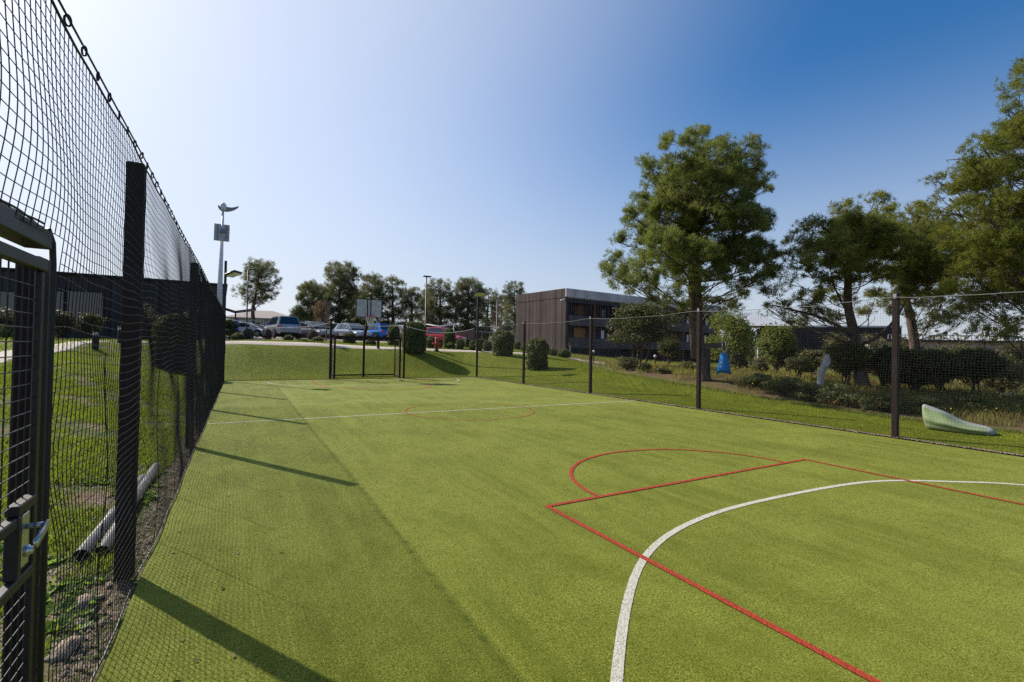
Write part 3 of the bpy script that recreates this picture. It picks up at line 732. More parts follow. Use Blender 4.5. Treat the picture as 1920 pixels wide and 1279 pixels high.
# ------------------------------------------------------------------ floodlights, lamps, mast
def floodlight(loc, label, yaw, hgt, both=False):
    t = thing("floodlight_pole", label, "floodlight", loc, 0, "floodlights at the pitch corners")
    b = MB(); b.box((0, 0, hgt / 2), (0.10, 0.10, hgt), bev=.006); b.build("pole", "dark_metal", t)
    hd = thing("lamp_head", None, None, (0, 0, hgt - .62 if not both else hgt - .35), yaw); hd.parent = t
    del_ = [k for k in ("label", "category", "group") if k in hd]
    for k in del_: del hd[k]
    tilt = Matrix.Rotation(math.radians(-24), 4, 'X')
    b = MB(); b.box((0, 0, 0), (.62, .5, .09), bev=.02, M=Matrix.Translation((0, -.34, 0.06)) @ tilt); b.box((0, -.06, 0), (.12, .1, .14)); b.build("housing", "dark_metal", hd)
    b = MB(); b.box((0, 0, 0), (.54, .40, .01), M=Matrix.Translation((0, -.34, 0.06)) @ tilt @ Matrix.Translation((0, 0, -.052))); b.build("lens", "lamp_glass", hd)
    return t


floodlight((-0.66, 24.1, 0), "floodlight pole beside the white mast with its lamp turned inwards", math.radians(62), 5.25)
floodlight((11.52, 24.0, 0), "floodlight pole in front of the pines with a flat lamp on top", math.radians(-10), 4.95, True)


def street_lamp(px, py, d, top, label, two=False):
    p = on(px, py, d); zt_ = at(px, top, d)[2]; h = zt_ - p[2]
    t = thing("street_lamp", label, "street lamp", p, 0, "thin black street lamps")
    b = MB(); b.tube([(0, 0, 0), (0, 0, .9), (0, 0, .92), (0, 0, h - .05)], [.075, .07, .05, .042], 10); b.build("pole", "dark_metal", t, True)
    b = MB(); b.box((0.05 if not two else .3, 0, h), (.52, .26, .07), bev=.02); b.build("lamp_head", "dark_metal", t)
    return t


street_lamp(797, 652, 30.8, 518, "thin black street lamp with a flat head, rising beside the large clipped bush")
street_lamp(462, 628, 34, 505, "thin black street lamp in front of the lone pine and the tiled house", True)
street_lamp(931, 640, 44, 559, "slim grey lamp post standing among the pines by the bare tree")

p = on(409, 640, 35); mh = at(413, 392, 35)[2] - p[2]
ms = thing("wind_mast", "white tapering mast carrying a small wind turbine and a solar panel seen from behind", "mast", p)
b = MB(); b.tube([(0, 0, 0), (0.03, 0, mh * .5), (0.09, 0, mh)], [.21, .155, .065], 14); b.build("mast_pole", "white_metal", ms, True)
b = MB(); _pm = Matrix.Translation((.05, -.16, mh - 1.75)) @ Matrix.Scale(1.36, 4) @ Matrix.Rotation(math.radians(-14), 4, 'X')
b.box((0, 0, 0), (.72, .045, .98), M=_pm); pn = b.build("solar_panel", "panel_back", ms)
b = MB()
for x in (-.2, .2): b.box((0, 0, 0), (.04, .03, .9), M=_pm @ Matrix.Translation((x, -.04, 0)))
b.box((0, 0, 0), (.2, .12, .2), M=_pm @ Matrix.Translation((0.02, -.09, .06)))
for z in (-.25, .22): b.box((0, 0, 0), (.12, .05, .05), M=_pm @ Matrix.Translation((.26, -.04, z)))
b.build("panel_bracket", "grey_blade", pn)
b = MB(); b.lathe([(.05, -.15), (.15, -.08), (.20, .12), (.19, .30), (.13, .42), (.04, .47)], (.10, 0, mh + .08), 14); hub = b.build("turbine_hub", "white_metal", ms, True)
for k, (ax, rr, dr) in enumerate(((15, .72, .30), (170, .26, .16), (255, .30, -.42))):
    b = MB(); a = math.radians(ax); pts = []; rad = []
    n_ = 9; vs = []
    for i in range(n_):
        s = i / (n_ - 1); bend = .35 * math.sin(s * 2.2)
        rr_ = rr * 1.35; c = np.array((.10 + math.cos(a) * rr_ * s, math.sin(a) * rr_ * .6 * s, mh + .1 + 1.3 * dr * s * s - bend * .25))
        wdt = .22 * (1 - .65 * s); vs += [c + (0, .02, -wdt), c + (0, .02, wdt), c + (.03, -.03, wdt), c + (.03, -.03, -wdt)]
    fs = []
    for i in range(n_ - 1):
        for q in range(4): fs.append((i * 4 + q, i * 4 + (q + 1) % 4, (i + 1) * 4 + (q + 1) % 4, (i + 1) * 4 + q))
    fs += [(0, 1, 2, 3), tuple((n_ - 1) * 4 + q for q in (3, 2, 1, 0))]
    b.add(vs, fs); b.build("turbine_blade", "grey_blade", hub)

# ------------------------------------------------------------------ plants
def unit(a): return a / np.maximum(np.linalg.norm(a, axis=-1, keepdims=True), 1e-9)


def needles(C, D, K, Ln, Wd, rg, spread=0.85, up=0.15):
    """K thin blades around each tuft centre C (n,3) leaning along D"""
    n = len(C); c = np.repeat(C, K, 0); d = np.repeat(D, K, 0)
    v = unit(d * (1 - spread) + rg.normal(size=(n * K, 3)) * spread * 0.75 + np.array((0, 0, up)))
    l = Ln * rg.uniform(.6, 1.25, (n * K, 1)); s = unit(np.cross(v, rg.normal(size=(n * K, 3)))) * Wd * rg.uniform(.7, 1.3, (n * K, 1))
    c = c + rg.normal(size=c.shape) * Ln * .22
    V = np.stack([c - s, c + s, c + v * l], 1).reshape(-1, 3); return V, np.arange(len(V)).reshape(-1, 3)


def leaves(C, N, sz, rg, jit=0.8, asp=0.55):
    """one diamond leaf at each point, facing roughly along N"""
    n = len(C); nn = unit(N + rg.normal(size=(n, 3)) * jit); t = unit(np.cross(nn, rg.normal(size=(n, 3)))); b = np.cross(nn, t)
    s = sz * rg.uniform(.65, 1.3, (n, 1))
    V = np.stack([C - t * s, C + b * s * asp, C + t * s, C - b * s * asp], 1).reshape(-1, 3); return V, np.arange(len(V)).reshape(-1, 4)


def clusters(blobs, per_m2, sub_r, tufts, rg, hollow=0.62, flat=0.75):
    """tuft centres and outward directions: every blob breaks up into small sprays near its surface"""
    Cs = []; Ds = []
    for c, r in blobs:
        r = np.array(r, float); m = max(3, int(per_m2 * 4 * math.pi * (r.prod() ** (2 / 3))))
        u = unit(rg.normal(size=(m, 3))); u[:, 2] = np.where(u[:, 2] < -.55, -u[:, 2], u[:, 2]); q = rg.uniform(hollow, 1.08, (m, 1))
        sc = c + u * r * q
        k = np.maximum(3, (tufts * rg.uniform(.5, 1.4, m)).astype(int)); cc = np.repeat(sc, k, 0); uu = np.repeat(u, k, 0)
        rr = np.repeat(sub_r * rg.uniform(.6, 1.4, m), k)[:, None]
        off = unit(rg.normal(size=cc.shape)) * rr * rg.uniform(.2, 1, (len(cc), 1)) ** .6 * np.array((1, 1, flat))
        Cs.append(cc + off); Ds.append(unit(uu * .7 + off / rr * .6 + np.array((0, 0, .25))))
    return np.concatenate(Cs), np.concatenate(Ds)


def wood(trunk, r0, r1, blobs, rg, root, m, twigs=5, every=1, limb=.34):
    b = MB(); T = [np.array(q, float) for q in trunk]
    T = [np.array(q) for q in catmull(T, 5)]; n = len(T)
    rad = [r0 * (1 + .55 * math.exp(-i / n * 16)) * (1 - i / (n - 1)) + r1 * i / (n - 1) for i in range(n)]
    b.tube(T, rad, 12)
    for q, (c, r) in enumerate(blobs):
        if q % every: continue
        lo = c[2] - abs(np.linalg.norm(c[:2] - T[n // 2][:2])) * .45
        k = min(range(2, n), key=lambda i: abs(T[i][2] - lo) + .3 * np.linalg.norm(T[i][:2] - c[:2])); a = T[k]
        midp = (a + c) / 2 + np.array((0, 0, -.12 * np.linalg.norm(c - a) * .5)) + rg.normal(size=3) * .08 * np.linalg.norm(c - a)
        rr = max(.018, min(rad[k] * .55, limb * np.mean(r) * .22)); pts = catmull([a, midp, c], 4)
        b.tube(pts, list(np.linspace(rr, .014, len(pts))), 6)
        for _ in range(twigs):
            u = unit(rg.normal(size=3)); e = c + u * np.array(r) * rg.uniform(.5, .95); s = pts[rg.integers(len(pts) // 2, len(pts))]
            b.tube([s, (s + e) / 2 + rg.normal(size=3) * .08, e], [.014, .010, .004], 4, cap=False)
    return b.build("trunk", m, root, True)


def loc(blobs, o): return [(c - o, r) for c, r in blobs]


def pxblobs(spec, d, rg, depth=.6, ctr=None, R_=None, squash=.85, back=0.5):
    """blobs given as photograph pixels (x, y, radius) at tree distance d; spread in depth into a round crown"""
    S = np.array(spec, float); cx_ = np.average(S[:, 0], weights=S[:, 2] ** 2) if ctr is None else ctr
    out = []; HW = R_ or max(abs(S[:, 0] - cx_).max(), 30)
    for x, y, r in S:
        lim = HW * depth * math.sqrt(max(.05, 1 - min(1, ((x - cx_) / (HW * 1.05)) ** 2))) / F * d
        rw = r / F * d
        for s in ((-1, 1) if r > 36 else (rg.choice((-1, 1)),)):
            dd = d + s * rg.uniform(.15, .9) * lim
            c = at(x, y, dd); out.append((c, (rw * dd / d, rw * dd / d, rw * squash * dd / d)))
        if r > 40:
            c = at(x, y, d); out.append((c, (rw * .9, rw * .9, rw * squash)))
    return out


def pine(label, base, d, trunk_px, spec, mats, seed, per=1.6, sub=.34, tufts=15, K=11, Ln=.15, Wd=.011, r0=.28, r1=.06, depth=.7, group=None, extra_trunk=None, name="pine_tree", squash=.8, spread=.85, limb=.34):
    rg = np.random.default_rng(seed); base = np.array(base, float)
    t = thing(name, label, "tree", base, 0, group)
    blobs = loc(pxblobs(spec, d, rg, depth, squash=squash), base)
    tr = [np.zeros(3) - (0, 0, .1)] + [at(x, y, d + dd) - base for x, y, dd in trunk_px]
    w_ = wood(tr, r0, r1, blobs, rg, t, "bark_pine", limb=limb)
    C, D = clusters(blobs, per, sub, tufts, rg)
    V, T = needles(C, D, K, Ln, Wd, rg, spread)
    link("crown", npmesh("crown", V, T), mats, t)
    return t, tr, rg


pA, _, _ = pine("tall bushy pine with a full rounded crown, alone behind the net beside the blue cone", on(1320, 712, 18.5), 18.5,
     [(1316, 680, 0), (1311, 630, 0), (1309, 560, .05), (1306, 480, 0), (1308, 400, 0), (1312, 320, 0), (1312, 280, 0)],
     [(1310, 268, 27), (1268, 285, 36), (1345, 300, 40), (1405, 280, 20), (1395, 310, 30), (1225, 318, 20), (1235, 350, 34), (1290, 350, 56), (1365, 360, 52), (1418, 345, 24), (1200, 380, 24), (1195, 405, 26),
      (1255, 410, 54), (1330, 425, 58), (1395, 415, 42), (1192, 440, 26), (1240, 470, 48), (1310, 490, 52), (1385, 480, 46), (1425, 470, 26), (1150, 487, 18), (1142, 510, 18), (1195, 510, 36),
      (1250, 525, 36), (1340, 530, 34), (1420, 505, 34), (1450, 478, 15), (1168, 530, 28), (1200, 540, 26), (1405, 545, 30), (1370, 575, 24), (1440, 520, 22), (1290, 540, 30), (1330, 575, 22), (1232, 560, 18), (1270, 565, 20), (1300, 250, 11), (1323, 249, 11), (1408, 268, 11), (1213, 302, 10), (1428, 312, 10), (1178, 402, 10), (1160, 455, 10), (1131, 500, 9), (1438, 356, 9), (1252, 262, 9), (1352, 268, 10), (1452, 500, 10), (1425, 425, 14)],
     ["needle_a"], 3, per=3.5, K=15, Wd=.0095, Ln=.15, tufts=15, sub=.25, spread=.75, r0=.21, limb=.2)
b = MB(); _ob = np.array(pA.location)
b.tube([at(1304, 672, 18.62) - _ob, at(1299, 610, 18.6) - _ob, at(1297, 560, 18.6) - _ob, at(1296, 500, 18.6) - _ob, at(1285, 430, 18.6) - _ob, at(1275, 360, 18.6) - _ob], [.17, .15, .13, .11, .07, .03], 10)
b.build("trunk", "bark_pine", pA, True)

pine("spreading pine with a leaning bare trunk and a long low bough", on(1618, 728, 18), 18,
     [(1612, 690, 0), (1600, 620, 0), (1590, 570, 0), (1592, 500, 0), (1602, 430, 0), (1610, 400, 0)],
     [(1580, 393, 22), (1638, 382, 24), (1660, 405, 24), (1540, 425, 26), (1600, 435, 44), (1590, 480, 42), (1600, 520, 34), (1625, 440, 40), (1565, 450, 36), (1510, 430, 16), (1495, 452, 20), (1650, 445, 38), (1485, 485, 22), (1550, 475, 40), (1610, 495, 40), (1505, 515, 28), (1472, 530, 13), (1560, 535, 30),
      (1645, 520, 34), (1455, 558, 16), (1440, 580, 14), (1480, 580, 17), (1530, 570, 22), (1520, 600, 17), (1560, 600, 14), (1500, 605, 12), (1470, 600, 10), (1500, 560, 20), (1545, 555, 22), (1590, 562, 18), (1640, 560, 20), (1520, 585, 18), (1565, 588, 14), (1628, 588, 16), (1660, 480, 24), (1530, 460, 22)],
     ["needle_b"], 5, per=3.2, r0=.22, tufts=13, K=14, Wd=.0100, sub=.25, spread=.75, limb=.16, depth=.9)
pB = [o for o in COL.objects if o.get("label", "").startswith("spreading pine")][0]
b = MB(); _ob = np.array(pB.location)
b.tube([at(1604, 636, 18) - _ob, at(1570, 610, 17.9) - _ob, at(1530, 592, 17.8) - _ob, at(1480, 580, 17.7) - _ob, at(1448, 572, 17.6) - _ob], [.075, .065, .055, .04, .02], 7)
b.tube([at(1614, 646, 18) - _ob, at(1640, 636, 17.9) - _ob, at(1668, 612, 17.8) - _ob, at(1685, 590, 17.7) - _ob, at(1700, 560, 17.7) - _ob], [.07, .065, .055, .045, .02], 7)
b.tube([at(1600, 600, 18) - _ob, at(1580, 570, 18.2) - _ob, at(1560, 530, 18.3) - _ob], [.06, .045, .02], 7)
b.build("bough", "bark_pine", pB, True)
b = MB(); b.tube([at(1613, 645, 17.87) - _ob, at(1617, 638, 17.8) - _ob, at(1622, 633, 17.75) - _ob], [.05, .05, .04], 8); b.build("cut_branch", "stump_grey", pB, True)

pine("pine with a reddish slanting trunk, standing just behind the brown net post", on(1722, 702, 20), 20,
     [(1714, 640, 0), (1706, 590, 0), (1697, 555, 0), (1700, 500, 0), (1712, 440, 0), (1720, 410, 0)],
     [(1720, 395, 20), (1692, 415, 28), (1750, 410, 26), (1700, 465, 42), (1760, 455, 40), (1790, 430, 22), (1740, 515, 42), (1680, 520, 26), (1795, 505, 38), (1720, 560, 22), (1785, 560, 26), (1668, 575, 14), (1830, 570, 28), (1800, 600, 16), (1745, 600, 12), (1840, 610, 15), (1702, 500, 38), (1716, 540, 34), (1705, 440, 34), (1770, 500, 34), (1755, 560, 26), (1690, 560, 22), (1735, 450, 40), (1690, 590, 18), (1745, 585, 20), (1770, 602, 18), (1720, 612, 13), (1810, 585, 20), (1660, 560, 18), (1708, 530, 30), (1700, 560, 24)],
     ["needle_b"], 9, per=3.2, r0=.2, tufts=13, K=14, Wd=.0105, sub=.25, spread=.75, limb=.16, depth=.9)
pine("largest dark green pine, its crown cut off by the edge of the view", on(1990, 722, 14), 14,
     [(1985, 650, 0), (1975, 540, 0), (1970, 420, 0), (1972, 300, 0), (1975, 200, 0)],
     [(1905, 185, 22), (1890, 215, 16), (1915, 255, 42), (1870, 280, 30), (1835, 268, 17), (1805, 298, 24), (1760, 342, 19), (1780, 372, 30), (1830, 340, 42), (1890, 335, 50), (1850, 400, 50), (1915, 410, 55), (1800, 445, 38), (1870, 470, 55), (1930, 490, 55),
      (1825, 525, 42), (1890, 545, 48), (1855, 590, 28), (1925, 595, 36), (1800, 550, 22), (1985, 250, 70), (1990, 400, 80), (1970, 130, 55), (2010, 530, 75), (2050, 330, 70), (1875, 620, 14), (1760, 395, 24), (1790, 480, 28), (1840, 480, 44), (1870, 560, 36), (1900, 470, 48), (1845, 630, 20), (1905, 625, 24), (1820, 575, 26), (1895, 290, 36)],
     ["needle_c"], 12, per=3.3, r0=.3, Wd=.0085, K=14, sub=.23, Ln=.12, tufts=13, spread=.75, limb=.2)

# lone pine and the belt of pines behind the car park
def far_pine(label, px, top, bot, hw, d, seed, lean=0, trunk_px=None, cb=None, mats=None, dens=1.0, shape=None, group="pines behind the car park"):
    rg = np.random.default_rng(seed); h = bot - top; hw = hw * (1.22 if dens > 1 else 1.05); cb = cb if cb is not None else .2
    spec = []; n = 15
    for i in range(n):
        s = (i + .5) / n; y = top + 8 + (h * (1 - cb) - 8) * s
        prof = (math.sin(math.pi * min(1, .18 + s * .75)) if shape is None else shape(s))
        for sd_ in (-1, 1):
            r = hw * rg.uniform(.28, .48) * (0.65 + .35 * prof); x = px + lean * (1 - s) + sd_ * rg.uniform(.1, .95) * max(0, hw * prof - r * .6)
            spec.append((x, y + rg.uniform(-4, 4), r))
    spec.append((px + lean, top + hw * .22, hw * .24))
    base = on(px, bot, d)
    tp = trunk_px or [(px + lean * .2, bot - h * .3, 0), (px + lean * .6, bot - h * .6, 0), (px + lean, top + h * .12, 0)]
    return pine(label, base, d, tp, spec, mats or ["needle_hazy"], seed, per=.72 * dens, sub=.42, tufts=8, K=13, Ln=.32, Wd=.018, r0=.28, r1=.05, depth=.9, group=group, squash=.75)


far_pine("lone open-crowned pine rising over the tiled roof, sky showing through its branches", 482, 486, 606, 42, 62, 21, lean=6, cb=.28, dens=.85,
         trunk_px=[(474, 590, 0), (478, 560, 0), (484, 530, 0), (486, 505, 0)], shape=lambda s: min(1, .45 + 1.1 * math.sin(math.pi * min(1, s * .8 + .12)) * .6), group=None)
FP = [
    (583, 528, 622, 34, 60, "low feathery pine at the left end of the tree belt, leaning outwards"),
    (636, 496, 624, 36, 58, "tallest pine of the tree belt, with a brownish flank, left of the backboard"),
    (668, 540, 626, 24, 66, "dark pine filling the gap behind the left half of the backboard"),
    (694, 517, 626, 28, 62, "pine whose crown rises straight above the backboard"),
    (737, 518, 628, 25, 62, "slender pine right of the backboard with a pointed crown"),
    (771, 535, 630, 22, 64, "small upright pine with a clear gap of sky on either side, left of the lamp"),
    (803, 545, 632, 20, 70, "narrow pine standing directly behind the flat-headed lamp"),
    (826, 524, 632, 30, 60, "broad twin-topped pine just right of the flat-headed lamp"),
    (876, 520, 634, 34, 60, "wide pine with an open top, left of the floodlight"),
    (912, 543, 636, 22, 66, "dark pine standing right behind the floodlight lamp"),
    (938, 552, 638, 20, 95, "small thin-topped pine between the floodlight and the timber building"),
    (966, 528, 640, 24, 84, "pine with wispy top showing over the corner of the timber building"),
    (560, 573, 618, 18, 72, "low round pine beside the end of the tiled roof"),
]
for k, (px, top, bot, hw, d, lab) in enumerate(FP):
    far_pine(lab, px, top, bot, hw, d, 40 + k, lean=R.uniform(-5, 5), cb=.04 if k != 1 else .14, dens=1.7)
far_pine("brownish half-dead pine in front of the tree belt, thin needles", 604, 566, 624, 18, 56, 77, mats=["leaf_dead"], dens=.4, cb=.2, group=None)


def shrub(label, base, size, mats, seed, leaf=.05, n=2600, stems=4, form='round', name="shrub", cat="shrub", core=True, group=None, lumps=9, stem_h=.3, bark="bark_dark", d_ref=None):
    """size = (width, depth, height). clipped: tight shell. round: lumpy, loose. tree: crown lifted on visible stems"""
    rg = np.random.default_rng(seed); base = np.array(base, float); t = thing(name, label, cat, base, rg.uniform(0, 6) if form != 'tree' else 0, group)
    W, Dp, Hh = size
    if form in ('clipped', 'ball'):
        # rounded pillar or ball
        u = rg.uniform(0, 1, n); a = rg.uniform(0, 2 * math.pi, n)
        if form == 'ball':
            ct = 1 - 1.86 * u; st = np.sqrt(1 - ct ** 2); N = np.stack([st * np.cos(a), st * np.sin(a), ct], 1); P0 = N * np.array((W / 2, Dp / 2, Hh / 2)) + np.array((0, 0, Hh / 2))
        else:
            ca = 1 - .30; z = u * Hh; N = np.zeros((n, 3)); rr = np.ones(n); top = z > Hh * .78
            q = (z[top] - Hh * .78) / (Hh * .22); rr[top] = np.sqrt(np.maximum(0, 1 - q ** 2.1)); zz_ = z.copy(); zz_[top] = Hh * (.78 + .22 * q)
            rr[~top] = .90 + .10 * np.clip(z[~top] / (Hh * .5), 0, 1)
            N[:, 0] = np.cos(a) * rr; N[:, 1] = np.sin(a) * rr; N[top, 2] = q * 1.2
            N = unit(N + 1e-6); P0 = np.stack([np.cos(a) * rr * W / 2, np.sin(a) * rr * Dp / 2, zz_], 1)
            k2 = n // 5; aa = rg.uniform(0, 2 * math.pi, k2); r_ = np.sqrt(rg.uniform(0, .6, k2))
            P0 = np.concatenate([P0, np.stack([np.cos(aa) * r_ * W / 2, np.sin(aa) * r_ * Dp / 2, Hh * (.78 + .22 * np.sqrt(1 - r_ ** 2))], 1)]); N = np.concatenate([N, np.tile((0, 0, 1.), (k2, 1))])
        lump = 1 + .05 * np.sin(P0[:, 0:1] * 9 / W + 1) * np.cos(P0[:, 2:3] * 8 / Hh) + .04 * np.sin(P0[:, 1:2] * 13 / W + P0[:, 2:3] * 11 / Hh)
        P0 = P0 * np.concatenate([lump, lump, 1 + (lump - 1) * .3], 1) + N * rg.normal(size=(len(N), 1)) * leaf * .7
        V, Q = leaves(P0, N, leaf, rg, .9)
        link("foliage", npmesh("foliage", V, Q), mats, t)
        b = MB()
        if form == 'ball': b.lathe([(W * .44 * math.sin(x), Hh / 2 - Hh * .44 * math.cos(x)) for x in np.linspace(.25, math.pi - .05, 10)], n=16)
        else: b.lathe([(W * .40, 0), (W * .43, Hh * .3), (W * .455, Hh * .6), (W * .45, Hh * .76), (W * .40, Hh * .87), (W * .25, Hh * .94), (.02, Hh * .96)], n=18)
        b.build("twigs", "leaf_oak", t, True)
    else:
        lift = stem_h * Hh if form == 'tree' else 0.05 * Hh
        blobs = []
        for i in range(lumps):
            a = rg.uniform(0, 2 * math.pi); q = math.sqrt(rg.uniform(0, .75)); z = rg.uniform(.22, .84)
            f_ = math.sqrt(max(.12, 1 - (2 * z - .9) ** 2 * .8)) if form == 'tree' else math.sqrt(max(.15, 1.05 - z ** 2))
            r = rg.uniform(.15, .36)
            blobs.append((np.array((math.cos(a) * q * f_ * W * .38, math.sin(a) * q * f_ * Dp * .38, lift + (Hh - lift) * z)), (W * r * .75, Dp * r * .75, (Hh - lift) * r * .6)))
        Cs = []; Ns = []
        for c, r in blobs:
            m = n // lumps; u = unit(rg.normal(size=(m, 3))); q = rg.uniform(.4, 1.15, (m, 1)) ** .8; q = np.where(rg.uniform(size=(m, 1)) < .07, q * rg.uniform(1.1, 1.5, (m, 1)), q)
            lump = 1 + .16 * np.sin(u[:, :1] * 6 + c[0] * 3) * np.cos(u[:, 2:] * 7 + c[1] * 5)
            Cs.append(c + u * np.array(r) * q * lump); Ns.append(u + np.array((0, 0, .4)))
        C = np.concatenate(Cs); N = np.concatenate(Ns); k_ = C[:, 2] > .02; C = C[k_]; N = N[k_]
        V, Q = leaves(C, N, leaf, rg, .9); link("foliage", npmesh("foliage", V, Q), mats, t)
        b = MB()
        for i in range(stems):
            a = 2 * math.pi * i / stems + rg.uniform(-.5, .5); c, r = blobs[i % lumps]; s0 = np.array((math.cos(a) * .06 * W, math.sin(a) * .06 * W, -.05))
            pts = catmull([s0, s0 * .5 + c * .4 + rg.normal(size=3) * .05 * W, c], 4); rr = max(.02, .02 * Hh)
            b.tube(pts, list(np.linspace(rr, rr * .35, len(pts))), 6)
        for c, r in blobs: b.tube([np.array((0, 0, lift * .7)), c * .6 + (0, 0, lift * .2), c], [.014 * Hh ** .5, .012, .006], 5)
        b.build("trunk" if form == 'tree' else "stems", bark, t, True)
    return t


def pxshrub(label, px, top, bot, wpx, d, mats, seed, **kw):
    p = on(px, bot, d); h = max(.15, at(px, top, d)[2] - p[2]); wd = wpx / F * d
    return shrub(label, p, (wd, wd * kw.pop('dr', 1.0), h), mats, seed, **kw)


# clipped bushes on the bank
for k, (px, top, bot, wpx, d, lab) in enumerate([
    (775, 605, 663, 41, 29.8, "largest clipped pillar bush, dark green, on the top of the bank beside the goal"),
    (943, 622, 674, 36, 31.0, "clipped pillar bush with pale shiny leaves right of the floodlight pole"),
    (1007, 638, 693, 37, 27.0, "clipped pillar bush standing lowest on the bank, nearest the timber building"),
    (1010, 635, 672, 26, 32.5, "rounded clipped bush peeping over the top of the lowest pillar bush")]):
    pxshrub(lab, px, top, bot, wpx, d, "leaf_clip", 100 + k, leaf=.058, n=5200, form='clipped', name="clipped_bush", cat="bush", group="clipped pillar bushes on the bank")
for k, (px, top, bot, wpx, d, lab) in enumerate([
    (738, 611, 652, 20, 35, "small clipped bush in front of the blue hatchback"),
    (842, 618, 651, 19, 36, "small clipped bush hiding the middle of the red car"),
    (845, 645, 656, 13, 35, "low leafy tuft at the foot of the bush before the red car"),
    (325, 591, 672, 62, 21, "large clipped bush seen through the ringed side net"),
    (655, 626, 649, 20, 34, "dark clipped bush in front of the silver blue hatchback, behind the crossbar")]):
    pxshrub(lab, px, top, bot, wpx, d, "leaf_clip" if k != 3 else "leaf_oak", 110 + k, leaf=.06 if k != 3 else .045, n=2000 if k != 3 else 7000, form='clipped', name="clipped_bush", cat="bush")
balls = [(446, 625, 640, 22, 33, "low spreading bush beside the corner floodlight"), (466, 617, 636, 17, 36, "pale reddish bush in front of the small white car"), (541, 629, 644, 15, 33, "round bush before the rear of the grey off-roader"),
         (503, 618, 640, 12, 35, "small silvery bush at the rear wheel of the grey off-roader"), (596, 632, 646, 17, 33, "dark round bush in front of the bonnet of the dark hatchback"), (567, 636, 646, 16, 33, "flat low bush left of the dark hatchback"), (586, 620, 643, 16, 36, "twiggy pale bush against the flank of the dark hatchback"),
         (695, 636, 650, 17, 33, "round bush framed by the right half of the goal"), (807, 631, 650, 17, 34, "dark round bush left of the red hydrant"), (823, 636, 650, 11, 35, "small bush immediately right of the red hydrant"),
         (863, 636, 653, 13, 35, "dark ball bush at the nose of the red car"), (887, 639, 654, 14, 35, "flat round bush left of the floodlight pole"), (876, 635, 650, 10, 39, "small pale bush in the second row left of the floodlight"), (898, 637, 657, 12, 34, "upright tufted bush touching the floodlight pole"),
         (914, 639, 657, 17, 35, "wide round bush just right of the floodlight pole"), (903, 636, 650, 10, 40, "small bush behind the floodlight pole, further back"), (970, 641, 655, 13, 44, "dark ball bush at the foot of the timber wall"), (983, 646, 656, 14, 42, "low tuft beside the ball bush at the timber wall"),
         (1036, 654, 667, 19, 37, "light green dome bush at the corner of the timber building"), (1058, 655, 668, 24, 36, "wider light green dome bush by the signpost at the timber building")]
for k, (px, top, bot, wpx, d, lab) in enumerate(balls):
    m_ = "leaf_round" if k >= 18 else ("leaf_pinkish" if k in (1, 3, 6) else "leaf_clip")
    pxshrub(lab, px, top, bot, wpx, d, m_, 130 + k, leaf=.05, n=1100, form='ball', name="ball_bush", cat="bush", group="small bushes along the car park edge")

